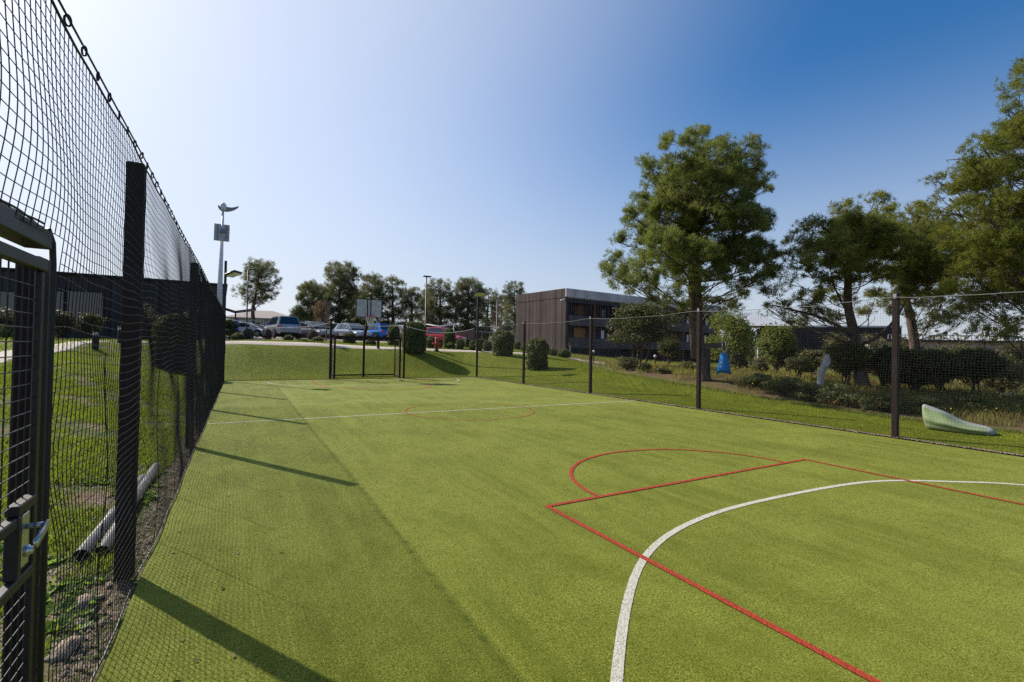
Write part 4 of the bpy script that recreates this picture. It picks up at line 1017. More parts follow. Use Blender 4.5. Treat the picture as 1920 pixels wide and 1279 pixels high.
# shrubs among the trees on the right
RS = [
    (1200, 568, 694, 142, 25, "leaf_oak", 'tree', "broad olive-leaved shrub tree with several dark stems, left of the tall pine", .06, 9500),
    (1252, 612, 696, 42, 27, "leaf_olive", 'tree', "slim leaning light green tree with one thin stem, left of the tall pine", .05, 2600),
    (1256, 634, 692, 52, 26.5, "leaf_oak", 'tree', "dark round shrub tree between the broad shrub tree and the tall pine", .055, 4200),
    (1365, 580, 700, 108, 30, "needle_fresh", 'round', "fresh green rounded young pine right behind the blue cone", .07, 6500),
    (1400, 600, 695, 40, 34, "needle_a", 'round', "darker narrow young pine behind the fresh green one", .08, 3000),
    (1455, 604, 708, 80, 25, "needle_fresh", 'round', "light green conical young pine in front of the pale roof", .06, 5200),
    (1496, 668, 735, 58, 19.5, "leaf_oak", 'tree', "small dark shrub tree with a crooked stem left of the grey stump", .045, 3600),
    (1525, 655, 728, 56, 21, "leaf_olive", 'tree', "reddish olive shrub tree standing behind the grey stump", .045, 3600),
    (1585, 640, 742, 80, 18, "leaf_oak", 'tree', "dense dark shrub at the foot of the spreading pine", .05, 5200),
    (1655, 640, 745, 72, 17.8, "leaf_oak", 'round', "dark evergreen shrub left of the brown net post, under the boughs", .05, 5200),
    (1575, 622, 695, 84, 24, "leaf_olive", 'round', "yellowish bush behind the trunk of the spreading pine", .055, 3600),
    (1640, 622, 695, 84, 25, "leaf_olive", 'round', "golden olive bush behind the net post", .055, 3600),
    (1715, 652, 752, 96, 17.2, "leaf_oak", 'round', "near-black evergreen shrub just right of the brown net post", .05, 6500),
    (1765, 656, 755, 92, 17, "leaf_oak", 'tree', "dark round-topped shrub tree above the green bean bag", .05, 6000),
    (1830, 650, 752, 116, 17, "leaf_oak", 'tree', "wide dark shrub tree with two thin stems right of the bean bag", .05, 8000),
    (1815, 642, 705, 100, 22, "leaf_olive", 'round', "bright olive bush behind the dark shrub trees", .055, 4000),
    (1740, 640, 695, 90, 24, "leaf_olive", 'round', "pale bush between the slanting pine and the far railing", .055, 3200),
    (1895, 648, 724, 86, 21, "leaf_olive", 'round', "loose green bush by the sandy path at the edge of the view", .055, 4200),
    (1925, 634, 702, 80, 25, "leaf_oak", 'round', "dark bush against the far low building, cut by the edge of the view", .06, 3000),
    (1175, 668, 700, 46, 23.5, "leaf_olive", 'round', "golden low bush at the left foot of the broad shrub tree", .04, 2600),
    (1208, 680, 703, 36, 22, "leaf_oak", 'round', "blue green low bush under the stems of the broad shrub tree", .035, 1800),
    (1420, 698, 740, 74, 17, "leaf_clip", 'round', "low dark rosemary bush right below the blue cone", .03, 2800),
    (1468, 704, 750, 92, 15.6, "leaf_oak", 'round', "dark mounded bush between the blue cone and the grey stump", .03, 3000),
    (1515, 716, 760, 60, 14.8, "leaf_clip", 'round', "bushy green mound left of the base of the grey stump", .028, 2400),
    (1570, 716, 768, 84, 14.2, "leaf_clip", 'round', "grey green bush right of the base of the grey stump", .028, 2600),
    (1620, 745, 778, 24, 13.0, "leaf_clip", 'round', "small spiky grey green plant by the lawn edge left of the net post", .022, 900),
    (1655, 735, 784, 100, 13.4, "leaf_oak", 'round', "dark low bush behind the net post near the lawn edge", .026, 2600),
    (1735, 742, 790, 80, 13.0, "leaf_clip", 'round', "low shaded bush directly behind the bean bag", .026, 2400),
    (1805, 740, 787, 110, 13.4, "leaf_oak", 'round', "low grey bush behind the flat end of the bean bag", .026, 2400),
    (1380, 655, 705, 40, 29, "leaf_oak", 'round', "dark bush tucked under the fresh green young pine", .06, 2200),
    (1345, 690, 712, 40, 21, "leaf_olive", 'round', "yellow flowering scrub bush right of the tall pine trunk", .035, 1500),
    (1245, 690, 712, 44, 21, "leaf_olive", 'round', "straw coloured low bush left of the tall pine trunk", .035, 1500),
]
RS += [
    (1690, 628, 700, 54, 22, "leaf_olive", 'round', "ragged sunlit bush showing between the net post and the slanting pine", .05, 2600),
    (1775, 646, 720, 50, 19.5, "leaf_oak", 'round', "taller ragged bush rising behind the round-topped shrub tree", .05, 2600),
    (1880, 676, 745, 60, 18, "leaf_olive", 'round', "loose yellowish bush at the end of the row of dark shrub trees", .045, 2600),
    (1610, 655, 735, 40, 18.5, "leaf_olive", 'round', "thin reddish bush against the foot of the spreading pine", .04, 1600),
    (1480, 640, 700, 46, 25, "leaf_oak", 'round', "dark ragged bush between the light green conical pine and the black block", .05, 2000),
    (1425, 668, 706, 40, 22, "leaf_olive", 'round', "low reddish bush at the foot of the white pole", .04, 1400),
    (1290, 672, 706, 34, 22, "leaf_olive", 'round', "small straw green bush touching the left side of the tall pine trunk", .035, 1200)]
for k, (px, top, bot, wpx, d, m_, fm, lab, lf_, n_) in enumerate(RS):
    pxshrub(lab, px, top, bot, wpx, d, m_, 200 + k, leaf=lf_, n=int(n_ * 1.3), form=fm, stems=4 if fm == 'tree' else 3, lumps=24 if n_ > 3000 else 14, name="shrub_tree" if fm == 'tree' else "shrub",
            cat="small tree" if fm == 'tree' else "shrub", stem_h=.3)

# planting along the dark building on the left
for k, (px, top, bot, wpx, d, m_, lab) in enumerate([
    (10, 574, 640, 70, 24, "leaf_pinkish", "pinkish oleander bush at the edge of the view, seen through the gate"),
    (60, 570, 640, 60, 25, "leaf_pinkish", "tall pinkish oleander bush behind the gate post"),
    (118, 576, 640, 62, 26, "leaf_pinkish", "pinkish oleander bush below the big window"),
    (165, 584, 640, 50, 27, "leaf_oak", "dark bush below the right end of the big window"),
    (15, 610, 648, 46, 22, "leaf_round", "fresh green low bush in front of the oleanders"),
    (270, 570, 645, 70, 28, "leaf_pinkish", "brownish flowering bush left of the large clipped bush, behind the net"),
    (370, 574, 645, 70, 29, "leaf_pinkish", "brownish bush right of the large clipped bush, behind the net"),
    (430, 596, 640, 46, 34, "leaf_oak", "dark bush beside the blue post under the shelter")]):
    pxshrub(lab, px, top, bot, wpx, d, m_, 260 + k, leaf=.07, n=2600, form='round', lumps=9)
for k, (px, top, bot, wpx, d, lab) in enumerate([(575, 600, 628, 60, 58, "dark hedge-like bush between the off-roader and the dark hatchback"), (675, 592, 630, 70, 60, "dark thicket behind the silver blue hatchback"), (760, 598, 634, 70, 60, "dark thicket left of the white frames"),
        (615, 596, 628, 44, 62, "dark thicket behind the goal post on the bank side"), (725, 600, 632, 50, 64, "dark thicket behind the blue hatchback"), (900, 606, 640, 70, 58, "dark thicket behind the floodlight pole"), (950, 608, 645, 46, 56, "dark thicket beside the timber building"), (850, 600, 636, 60, 66, "dark thicket behind the timber fence"), (800, 600, 632, 50, 66, "dark thicket behind the white frame"), (505, 598, 625, 40, 78, "green bush before the windows of the tiled house")]):
    pxshrub(lab, px, top, bot, wpx, d, "needle_hazy", 280 + k, leaf=.2, n=2200, form='round', lumps=9, name="thicket", cat="shrub")


def bare_tree(label, px, top, bot, hw, d, seed):
    rg = np.random.default_rng(seed); base = on(px, bot, d); h = at(px, top, d)[2] - base[2]; wd = hw / F * d
    t = thing("bare_tree", label, "tree", base); b = MB()
    tr = [np.array((0, 0, -.05)), np.array((.03, 0, h * .35)), np.array((0, .03, h * .7)), np.array((.02, 0, h))]; pts = catmull(tr, 5); b.tube(pts, list(np.linspace(.06, .015, len(pts))), 7)
    t1 = b.build("trunk", "bark_bare", t, True); b = MB()
    for _ in range(46):
        s = rg.uniform(.3, .98); a0 = np.array((0, 0, h * s)); an = rg.uniform(0, 6.28); L_ = wd * (1.15 - s * .6) * rg.uniform(.5, 1)
        e = a0 + np.array((math.cos(an) * L_, math.sin(an) * L_, L_ * rg.uniform(.5, 1.1))); m_ = (a0 + e) / 2 - (0, 0, .06 * L_); b.tube([a0, m_, e], [.022, .015, .006], 4, cap=False)
        for _2 in range(4):
            q = a0 + (e - a0) * rg.uniform(.4, .95); b.tube([q, q + rg.normal(size=3) * .28 * wd + (0, 0, .1)], [.011, .005], 3, cap=False)
    b.build("branches", "bark_bare", t); return t


bare_tree("leafless reddish sapling in front of the dark hatchback", 611, 565, 640, 14, 36, 5)
bare_tree("leafless reddish tree between the floodlight and the timber building", 931, 572, 645, 20, 46, 6)
for k, (px, top, bot, d, lab) in enumerate([(600, 597, 640, 36, "thin grey stake beside the leafless sapling"), (918, 621, 640, 44, "pale stake at the left of the leafless tree"), (922, 618, 642, 44, "brown stake at the right of the leafless tree")]):
    p = on(px, bot, d); h = at(px, top, d)[2] - p[2]; t = thing("tree_stake", lab, "stake", p); b = MB(); b.tube([(0, 0, -.05), (0, 0, h * .97), (0, 0, h)], [.04, .036, .02], 8); b.build("stake_pole", "bark_bare" if k else "galv", t)

# ------------------------------------------------------------------ buildings
def frame2(o, a):
    """local frame: origin o, x axis along heading a (radians in plan)"""
    return Matrix.Translation(tuple(map(float, o))) @ Matrix.Rotation(a, 4, 'Z')


# timber building on the right: corner nearest us at px 1060
cA = at(1060, 668, 62); g = 0.62
_dir = at(1060 + 190, 668, 1) * 1.0
u_ = (np.array((21.2 - 6.0, 0)))  # placeholder for clarity of units
cB = at(968, 660, 71)
ua = np.array((cB - cA)[:2]); ua /= np.linalg.norm(ua)          # along the left face, away from us
ub = np.array((ua[1], -ua[0]))                                   # along the right face
if ub @ np.array(at(1250, 668, 75) - cA)[:2] < 0: ub = -ub
ang = math.atan2(ub[1], ub[0])
tb = thing("timber_building", "three storey brown timber block with balconies and a pale parapet band", "building", (cA[0], cA[1], g - .5), ang)
# local: x along right face, y = left face direction (must be +y)
sgn = 1 if (math.cos(ang + math.pi / 2) * ua[0] + math.sin(ang + math.pi / 2) * ua[1]) > 0 else -1
LR, LD, HB = 36.0, 11.2, 9.55
Z0 = .5
def tbox(mb, x0, x1, y0, y1, z0, z1):
    mb.box(((x0 + x1) / 2, sgn * (y0 + y1) / 2, (z0 + z1) / 2), (x1 - x0, abs(y1 - y0), z1 - z0))
b = MB(); tbox(b, 0, LR, 1.7, LD, -1, HB - .35); b.build("inner_wall", "cladding_black", tb)
b = MB(); tbox(b, -.06, .22, -.04, LD + .05, -1, 8.35); b.build("gable_wall", "cladding_brown", tb)
b = MB(); tbox(b, LR - .2, LR + .05, 0, LD, -1, 8.35); b.build("end_wall", "cladding_dark", tb)
b = MB(); tbox(b, -.1, LR + .1, -.10, .08, 8.45, HB); b.build("parapet", "parapet_pale", tb)
b = MB(); tbox(b, -.10, .2, .085, LD + .06, 8.36, HB); b.build("gable_parapet", "cladding_brown", tb)
b = MB(); tbox(b, .21, LR, .09, LD, 8.3, 8.6); b.build("roof", "roof_metal", tb)
for k, z in enumerate((1.75, 4.75, 7.75)):
    b = MB(); tbox(b, .23, LR - .21, 0.03, 1.69, z - .02, z + (.26 if k < 2 else .6)); b.build("floor_slab", "cladding_dark", tb)
rb = random.Random(4)
bays = np.linspace(.23, LR - .21, 8)
for k in range(len(bays)):
    x = bays[k] + (.1 if k == 0 else 0)
    b = MB(); tbox(b, x - .13, x + .13, .02, 1.68, -1, 7.72); b.build("pier", "wood_red" if k in (1, 4, 5) else "cladding_dark", tb)
for s, z in enumerate((2.01, 5.01)):
    for k in range(7):
        b = MB(); tbox(b, bays[k] + .14 + (.1 if k == 0 else 0), bays[k + 1] - .14, -.02, .06, z - .3, z + 1.05); b.build("balustrade", "cladding_mid", tb)
for s, z in enumerate((-.4, 2.03, 5.03)):
    for k in range(7):
        x0 = bays[k] + .3; x1 = bays[k + 1] - .3
        if (s == 2 and k < 3) or (s == 0 and k < 2):
            b = MB()
            for x in np.arange(x0 + .05, x1 - .05, .34): tbox(b, x, x + .12, .02, .10, z + (1.0 if s else .5), z + 2.62 if s == 2 else 1.72)
            b.build("slat_screen", "cladding_brown", tb)
        if (k, s) in ((0, 2), (0, 1)):
            b = MB(); tbox(b, x0 + 2.4, x1 + .1, 1.55, 1.72, z + .02, z + 2.5); b.build("door", "wood_orange", tb)
        elif (k, s) == (2, 2):
            b = MB(); tbox(b, x0 + .2, x0 + 2.2, .9, .96, z + .3, z + 2.2); b.build("blue_screen", "blue_paint", tb)
        elif s > 0 and k >= 1:
            b = MB(); tbox(b, x0 + .9 + rb.uniform(0, 1.4), x0 + 1.5 + 1.5, 1.58, 1.72, z + .5, z + 2.3); bw = b.build("door", "dark_inside", tb)
            xw = x0 + rb.uniform(2.4, 3.6); b = MB(); tbox(b, xw, xw + .62, 1.5, 1.73, z + 1.0, z + 2.3); b.build("window", "window_pale", tb)
b = MB(); b.tube([(-.12, sgn * .25, 8.15), (-.3, sgn * .3, 8.1), (-.32, sgn * .32, 7.95)], .06, 8); b.box((-.5, sgn * .3, 7.95), (.42, .2, .2), bev=.04); b.build("wall_camera", "plate_white", tb)

# second dark block with a pale metal roof, behind the tall pine
p0 = at(1385, 690, 92); p1 = at(1690, 690, 84); dv = np.array((p1 - p0)[:2]); Lb = np.linalg.norm(dv); an2 = math.atan2(dv[1], dv[0])
b2 = thing("dark_block", "long black block with a red timber stair end and pale sloping metal roof", "building", (p0[0], p0[1], -.6), an2)
hh = at(1500, 613, 88)[2] + .6
b = MB(); b.box((Lb / 2 + 2.2, 4, hh / 2), (Lb - 4.4, 8, hh)); b.build("wall", "cladding_black", b2)
b = MB(); b.box((1.1, 4.2, hh / 2 + .1), (2.2, 7.6, hh + .2)); b.build("stair_wall", "wood_red", b2)
b = MB()
for z in (hh * .32, hh * .62, hh * .9): b.box((.9, .34, z), (2.9, .12, .16))
for x in (-.3, .9, 2.1): b.box((x, .25, hh / 2), (.12, .06, hh))
b.build("stair_rail", "panel_back", b2)
b = MB(); rz_ = hh + 3.0
b.add([(-1.2, -.6, hh + .22), (8.5, -.6, hh + .22), (8.5, 8.6, hh + .22), (-1.2, 8.6, hh + .22), (1.2, 3.2, rz_), (3.0, 3.6, rz_), ], [(0, 1, 5, 4), (1, 2, 5), (2, 3, 4, 5), (3, 0, 4), (3, 2, 1, 0)]); b.build("roof", "roof_metal", b2)
b = MB(); b.box((Lb / 2 + 4, 4, hh + .16), (Lb - 8, 8.6, .3)); b.build("flat_roof", "roof_metal", b2)
for k in range(6):
    b = MB(); b.box((7.5 + k * 3.1, -.02, hh * .45), (1.6, .12, 1.4)); f = b.build("window", "dark_inside", b2)
    b = MB()
    for x in (-.55, 0, .55): b.box((7.5 + k * 3.1 + x, -.10, hh * .45), (.07, .05, 1.4))
    b.build("bar", "cladding_black", f)

# long low terrace building at the right
p0 = at(1655, 690, 74); p1 = at(2080, 700, 68); dv = np.array((p1 - p0)[:2]); Lb = np.linalg.norm(dv); an3 = math.atan2(dv[1], dv[0])
b3 = thing("terrace_building", "long low building with a pale railed roof terrace, beyond the dark shrubs", "building", (p0[0], p0[1], -.4), an3)
h3 = at(1860, 643, 72)[2] + .4
b = MB(); b.box((Lb / 2, 4, h3 / 2), (Lb, 8, h3)); b.build("wall", "wall_pale", b3)
b = MB(); b.box((Lb / 2, 3.2, h3 + .15), (Lb + 1, 9.8, .28)); b.build("terrace_slab", "cladding_dark", b3)
b = MB()
for x in np.arange(0, Lb, .45): b.box((x, -1.5, h3 + .62), (.10, .06, .62))
b.box((Lb / 2, -1.5, h3 + .98), (Lb, .09, .09)); b.build("railing", "panel_back", b3)
for k in range(14):
    b = MB(); b.box((2 + k * 2.9, -.03, h3 * .52), (1.9, .12, h3 * .62)); b.build("window", "glass_dark", b3)
for x in np.arange(1, Lb, 5.8):
    b = MB(); b.box((x, -1.35, h3 / 2), (.18, .18, h3)); b.build("column", "cladding_dark", b3)
for (px, py, w_, h_, m_) in ((1622, 619, 2.0, .8, "wood_red"), (1862, 626, 1.2, 1.0, "plate_white")):
    q = at(px, py, 76); dvx = (q - np.array((p0[0], p0[1], -.4)))[:2]; lx = dvx @ np.array((math.cos(an3), math.sin(an3)))
    b = MB(); b.box((lx, 3.5, h3 + .3 + h_ / 2), (w_, 1.6, h_)); b.build("roof_box", m_, b3)

# dark flat building on the left
p0 = at(-260, 640, 27.5); p1 = at(421, 645, 37); dv = np.array((p1 - p0)[:2]); Lb = np.linalg.norm(dv); an4 = math.atan2(dv[1], dv[0])
b4 = thing("flat_building", "long low black clad building with one wide window, beyond the ringed net on the left", "building", (p0[0], p0[1], 1.1), an4)
h4 = at(200, 519, 33)[2] - 1.1
b = MB(); b.box((Lb / 2, 5, h4 / 2), (Lb, 10, h4)); b.build("wall", "cladding_dark", b4)
b = MB(); b.box((Lb / 2, 4.9, h4 + .06), (Lb + .2, 10.2, .16)); b.build("roof_edge", "cladding_black", b4)
def bx_of(px):
    # where a sight line crosses the facade
    v = at(px, 600, 1.0) - np.array((0, 0, H)); a = np.array([[v[0], -math.cos(an4)], [v[1], -math.sin(an4)]]); s = np.linalg.solve(a, np.array(p0[:2])); return s[1]
for (xa, xb, za, zb) in ((98, 118, 544, 592), (126, 192, 543, 592), (-60, 30, 548, 600)):
    x0_, x1_ = bx_of(xa), bx_of(xb); dmid = 31; zt_ = at((xa + xb) / 2, za, dmid)[2] - 1.1; zb_ = at((xa + xb) / 2, zb + 12, dmid)[2] - 1.1
    b = MB(); b.box(((x0_ + x1_) / 2, -.03, (zt_ + zb_) / 2), (x1_ - x0_ + .2, .1, zt_ - zb_ + .2)); f = b.build("window", "cladding_black", b4)
    b = MB(); b.box(((x0_ + x1_) / 2, -.07, (zt_ + zb_) / 2), (x1_ - x0_, .06, zt_ - zb_)); b.build("pane", "glass_dark", f)
for px in (205, 262, 300, 340, 380):
    x = bx_of(px); b = MB(); b.box((x, -.03, h4 / 2 + .1), (.12, .08, h4 - .4)); b.build("cover_strip", "cladding_black", b4)

# tiled house behind the off-roader
p = on(492, 622, 76); tz = at(490, 583, 78)[2]; ez = at(490, 594, 72)[2]
th = thing("tiled_house", "low pale house with a wide hipped tile roof and blue windows, behind the grey off-roader", "house", (p[0], p[1], p[2] - .3), math.radians(-8))
wl_ = 9.2; e_ = ez - p[2] + .3; r_ = tz - p[2] + .4
b = MB(); b.box((0, 3, e_ / 2), (wl_, 6, e_)); b.build("wall", "wall_pale", th)
b = MB(); o_ = .8
b.add([(-wl_ / 2 - o_, -o_, e_), (wl_ / 2 + o_, -o_, e_), (wl_ / 2 + o_, 6 + o_, e_), (-wl_ / 2 - o_, 6 + o_, e_), (-1.2, 3, r_), (1.2, 3, r_), (-wl_ / 2 - o_, -o_, e_ - .18), (wl_ / 2 + o_, -o_, e_ - .18), (wl_ / 2 + o_, 6 + o_, e_ - .18), (-wl_ / 2 - o_, 6 + o_, e_ - .18)],
      [(0, 1, 5, 4), (1, 2, 5), (2, 3, 4, 5), (3, 0, 4), (6, 7, 1, 0), (7, 8, 2, 1), (8, 9, 3, 2), (9, 6, 0, 3), (9, 8, 7, 6)]); b.build("roof", "tile_roof", th)
for k, x in enumerate((-3.6, -2.2, -.8, .6, 2.0, 3.4)):
    b = MB(); b.box((x, -.03, e_ * .55), (1.05, .1, e_ * .5)); f = b.build("window", "plate_white", th)
    b = MB(); b.box((x, -.07, e_ * .55), (.85, .08, e_ * .42)); b.build("pane", "blue_paint" if k % 2 else "glass_dark", f)

# shelter with raised wings by the corner floodlight
p = on(440, 640, 40); sh = thing("shelter", "dark frame shelter with two upswept roof wings, left of the tiled house", "shelter", p); hz0 = at(440, 584, 40)[2] - p[2]
for y in (-.0, 1.1, 2.2):
    b = MB(); b.box((0, y, hz0 / 2), (.09, .09, hz0)); b.build("upright", "dark_metal", sh)
b = MB(); b.bar((0, 1.1, hz0), (1.55, 1.1, hz0 + .32), 2.9, .08); b.build("roof_wing", "dark_metal", sh)
b = MB(); b.bar((-.02, 1.1, hz0), (-1.5, 1.1, hz0 + .45), 2.9, .08); b.build("roof_wing", "dark_metal", sh)
p = on(444, 636, 38); bp_ = thing("blue_post", "blue post with a round blue head beside the shelter", "post", p); hb = at(444, 599, 38)[2] - p[2]
b = MB(); b.box((0, 0, hb * .4), (.22, .16, hb * .8), bev=.03); b.build("body", "blue_paint", bp_)
b = MB(); b.lathe([(.04, -.06), (.15, -.05), (.15, .05), (.04, .06)], (0, 0, hb - .12), 16, 'y'); b.build("head", "blue_paint", bp_)

# mesh fence along the back of the car park, white frames, timber fence
def rail_fence(name, label, cat, pxa, pxb, ya, yb, d0, d1, bot0, bot1, m, npost, rails=2, panel=None):
    a = on(pxa, bot0, d0); c = on(pxb, bot1, d1); t = thing(name, label, cat, (a + c) / 2); o = (a + c) / 2
    ha = at(pxa, ya, d0)[2] - a[2]; hb_ = at(pxb, yb, d1)[2] - c[2]; b = MB()
    for r in range(rails):
        f = 1 - r * .5 / max(1, rails - 1) if rails > 1 else 1
        b.bar(a - o + (0, 0, ha * f), c - o + (0, 0, hb_ * f), .05, .06)
    b.build("rail", m, t)
    for k in range(npost):
        s = k / (npost - 1); q = a * (1 - s) + c * s - o; h = ha * (1 - s) + hb_ * s
        b = MB(); b.box((q[0], q[1], q[2] + h / 2 + .02), (.08, .08, h + .06)); b.build("post", m, t)
    if panel:
        b = MB(); v = (c - a) / np.linalg.norm(c - a); n_ = np.array((-v[1], v[0], 0)) * .05
        b.add([a - o + n_, c - o + n_, c - o + (0, 0, hb_ - .03) + n_, a - o + (0, 0, ha - .03) + n_, a - o + n_ * 1.6, c - o + n_ * 1.6, c - o + (0, 0, hb_ - .03) + n_ * 1.6, a - o + (0, 0, ha - .03) + n_ * 1.6], [(0, 1, 2, 3), (7, 6, 5, 4), (0, 4, 5, 1), (3, 2, 6, 7), (0, 3, 7, 4), (1, 5, 6, 2)])
        b.build("panel", panel, t)
    return t


rail_fence("rail_fence", "pale rail fence in front of the tiled house", "fence", 432, 494, 601, 600, 62, 60, 628, 630, "panel_back", 5)
rail_fence("timber_fence", "low reddish timber fence with a pale top rail, right of the red car", "fence", 852, 890, 621, 620, 52, 54, 640, 642, "timber_fence", 4, 2, "timber_fence")
rail_fence("wire_fence", "thin wire fence line in front of the tree belt, left of the timber building", "fence", 888, 966, 621, 626, 56, 54, 641, 648, "galv", 6)
rail_fence("dark_fence", "dark screen fence behind the hatchbacks", "fence", 556, 735, 606, 610, 52, 53, 630, 634, "dark_metal", 9, 2, "cladding_dark")


def frame_goal(label, px0, px1, y0, y1, d0, d1, bot):
    a = on(px0, bot, d0); c = on(px1, bot, d1); o = (a + c) / 2; t = thing("white_goal_frame", label, "goal", o, 0, "white goal frames behind the cars")
    ha = at(px0, y0, d0)[2] - a[2]; hb_ = at(px1, y1, d1)[2] - c[2]
    for q, h in ((a, ha), (c, hb_)):
        b = MB(); b.tube([q - o, q - o + (0, 0, h)], .06, 10); b.build("upright", "white_metal", t, True)
    b = MB(); b.tube([a - o + (0, 0, ha), (a + c) / 2 - o + (0, 0, (ha + hb_) / 2 - .22), c - o + (0, 0, hb_)], .05, 10); b.build("crossbar", "white_metal", t, True); return t


frame_goal("white pipe frame standing behind the large clipped bush, over the red car", 797, 850, 608, 608, 50, 49, 642)
frame_goal("small white pipe frame behind the grey car, left of the large clipped bush", 741, 765, 602, 598, 54, 53, 638)
p = on(862, 640, 66); t = thing("blue_hut", "small blue hut half hidden behind the timber fence", "hut", p, .3)
b = MB(); b.box((0, 0, 1.0), (3.2, 2.2, 2.0)); b.build("wall", "blue_paint", t)
b = MB(); b.prism([(-1.9, 2.0), (1.9, 2.0), (1.9, 2.12), (0, 2.5), (-1.9, 2.12)], -1.3, 1.3); b.build("roof", "cladding_black", t)


# ------------------------------------------------------------------ cars
def make_car(label, pos, heading, paint, L=4.1, W=1.78, Hc=1.5, style='hatch', belt=.93):
    """built nose along +x; heading turns the nose. sections: (x, half width, z low, z high)"""
    t = thing("parked_car", label, "car", pos, heading, "cars parked beyond the bank"); hw = W / 2
    if style == 'suv': sec = [(-.5, .80, .5, .86), (-.485, .93, .38, belt + .03), (-.36, .99, .34, belt + .06), (0, 1, .32, belt), (.22, 1, .32, belt - .03), (.36, .98, .34, belt - .10), (.455, .92, .38, belt - .20), (.5, .78, .48, belt - .34)]
    else: sec = [(-.5, .80, .42, .80), (-.485, .92, .30, belt + .02), (-.36, .985, .26, belt + .03), (0, 1, .24, belt), (.20, 1, .24, belt - .04), (.34, .98, .26, belt - .14), (.45, .91, .30, belt - .26), (.5, .74, .38, belt - .40)]
    vs = []; fs = []; n = 11
    for x, w_, z0, z1_ in sec:
        hh_ = hw * w_; half = [(hh_ * .86, z0), (hh_ * .98, z0 + .10), (hh_, z0 + .42 * (z1_ - z0)), (hh_ * .985, z0 + .72 * (z1_ - z0)), (hh_ * .90, z1_ - .02)]
        ring = [(x * L, -a, z) for a, z in half] + [(x * L, 0, z1_ + .02)] + [(x * L, a, z) for a, z in half[::-1]]
        vs += ring
    for i in range(len(sec) - 1):
        for k in range(n - 1): fs.append((i * n + k, (i + 1) * n + k, (i + 1) * n + k + 1, i * n + k + 1))
        fs.append((i * n + n - 1, (i + 1) * n + n - 1, (i + 1) * n, i * n))
    fs.append(tuple(range(n))); fs.append(tuple((len(sec) - 1) * n + k for k in range(n - 1, -1, -1)))
    b = MB(); b.add(vs, fs)
    # cabin
    xr, xrr, xrf, xw = (-.475, -.41, .06, .235) if style == 'suv' else ((-.47, -.36, .04, .25) if style == 'hatch' else (-.40, -.22, .03, .25))
    zb = belt - .02; wb = hw * .885; wt = hw * .70; zr = Hc
    cab = []
    for x, w_, z in ((xr, wb, zb), (xrr, wt, zr - .05), ((xrr + xrf) / 2, wt * 1.02, zr), (xrf, wt, zr - .04), (xw, wb, zb - .02)):
        cab.append((x * L, w_, z))
    vs = []; 
    for x, w_, z in cab: vs += [(x, -w_, z), (x, -w_ * .8, z + .03), (x, w_ * .8, z + .03), (x, w_, z)]
    vs += [(cab[0][0], -wb, zb - .05), (cab[0][0], wb, zb - .05), (cab[-1][0], wb, zb - .06), (cab[-1][0], -wb, zb - .06)]
    fs = []
    for i in range(4):
        for k in range(3): fs.append((i * 4 + k, (i + 1) * 4 + k, (i + 1) * 4 + k + 1, i * 4 + k + 1))
    fs += [(0, 4, 8, 12, 16), (19, 15, 11, 7, 3)]
    b.add(vs, fs); b.build("body", paint, t, False)
    # glass, set just proud of the cabin
    def lerp(p, q, s): return tuple(p[i] * (1 - s) + q[i] * s for i in range(3))
    def pane(name, q, ins, off, m="glass_car"):
        c = np.mean(q, 0); P_ = [np.array(v) * (1 - ins) + c * ins + np.array(off) for v in q]
        nrm = np.cross(P_[1] - P_[0], P_[2] - P_[0]); nrm /= np.linalg.norm(nrm); bb_ = MB(); Q_ = [v - nrm * .02 for v in P_]
        bb_.add([tuple(v) for v in P_ + Q_], [(0, 1, 2, 3), (7, 6, 5, 4), (0, 4, 5, 1), (1, 5, 6, 2), (2, 6, 7, 3), (3, 7, 4, 0)]); return bb_.build(name, m, t)
    C_ = cab
    pane("windscreen", [(C_[4][0], -wb, C_[4][2] + .03), (C_[4][0], wb, C_[4][2] + .03), (C_[3][0], wt, C_[3][2]), (C_[3][0], -wt, C_[3][2])], .09, (.03, 0, .03))
    pane("rear_window", [(C_[0][0], wb, C_[0][2] + .03), (C_[0][0], -wb, C_[0][2] + .03), (C_[1][0], -wt, C_[1][2]), (C_[1][0], wt, C_[1][2])], .12, (-.03, 0, .02))
    for s in (-1, 1):
        xm = (C_[1][0] + C_[3][0]) / 2
        for (xa, xb, ta, tb_) in ((C_[0][0] + .12 * L, xm - .03, C_[1][0] + .06 * L, xm - .03), (xm + .03, C_[4][0] - .05 * L, xm + .03, C_[3][0] - .02 * L)):
            q = [(xa, s * wb, zb + .05), (xb, s * wb, zb + .04), (tb_, s * (wt + .02), zr - .09), (ta, s * (wt + .02), zr - .09)]
            if s > 0: q = q[::-1]
            pane("side_window", q, .04, (0, s * .018, 0))
        b = MB(); b.box((C_[4][0] - .09 * L, s * (wb + .12), zb + .08), (.12, .2, .14), bev=.03); b.build("mirror", paint, t)
    rw = .33 if style != 'suv' else .38
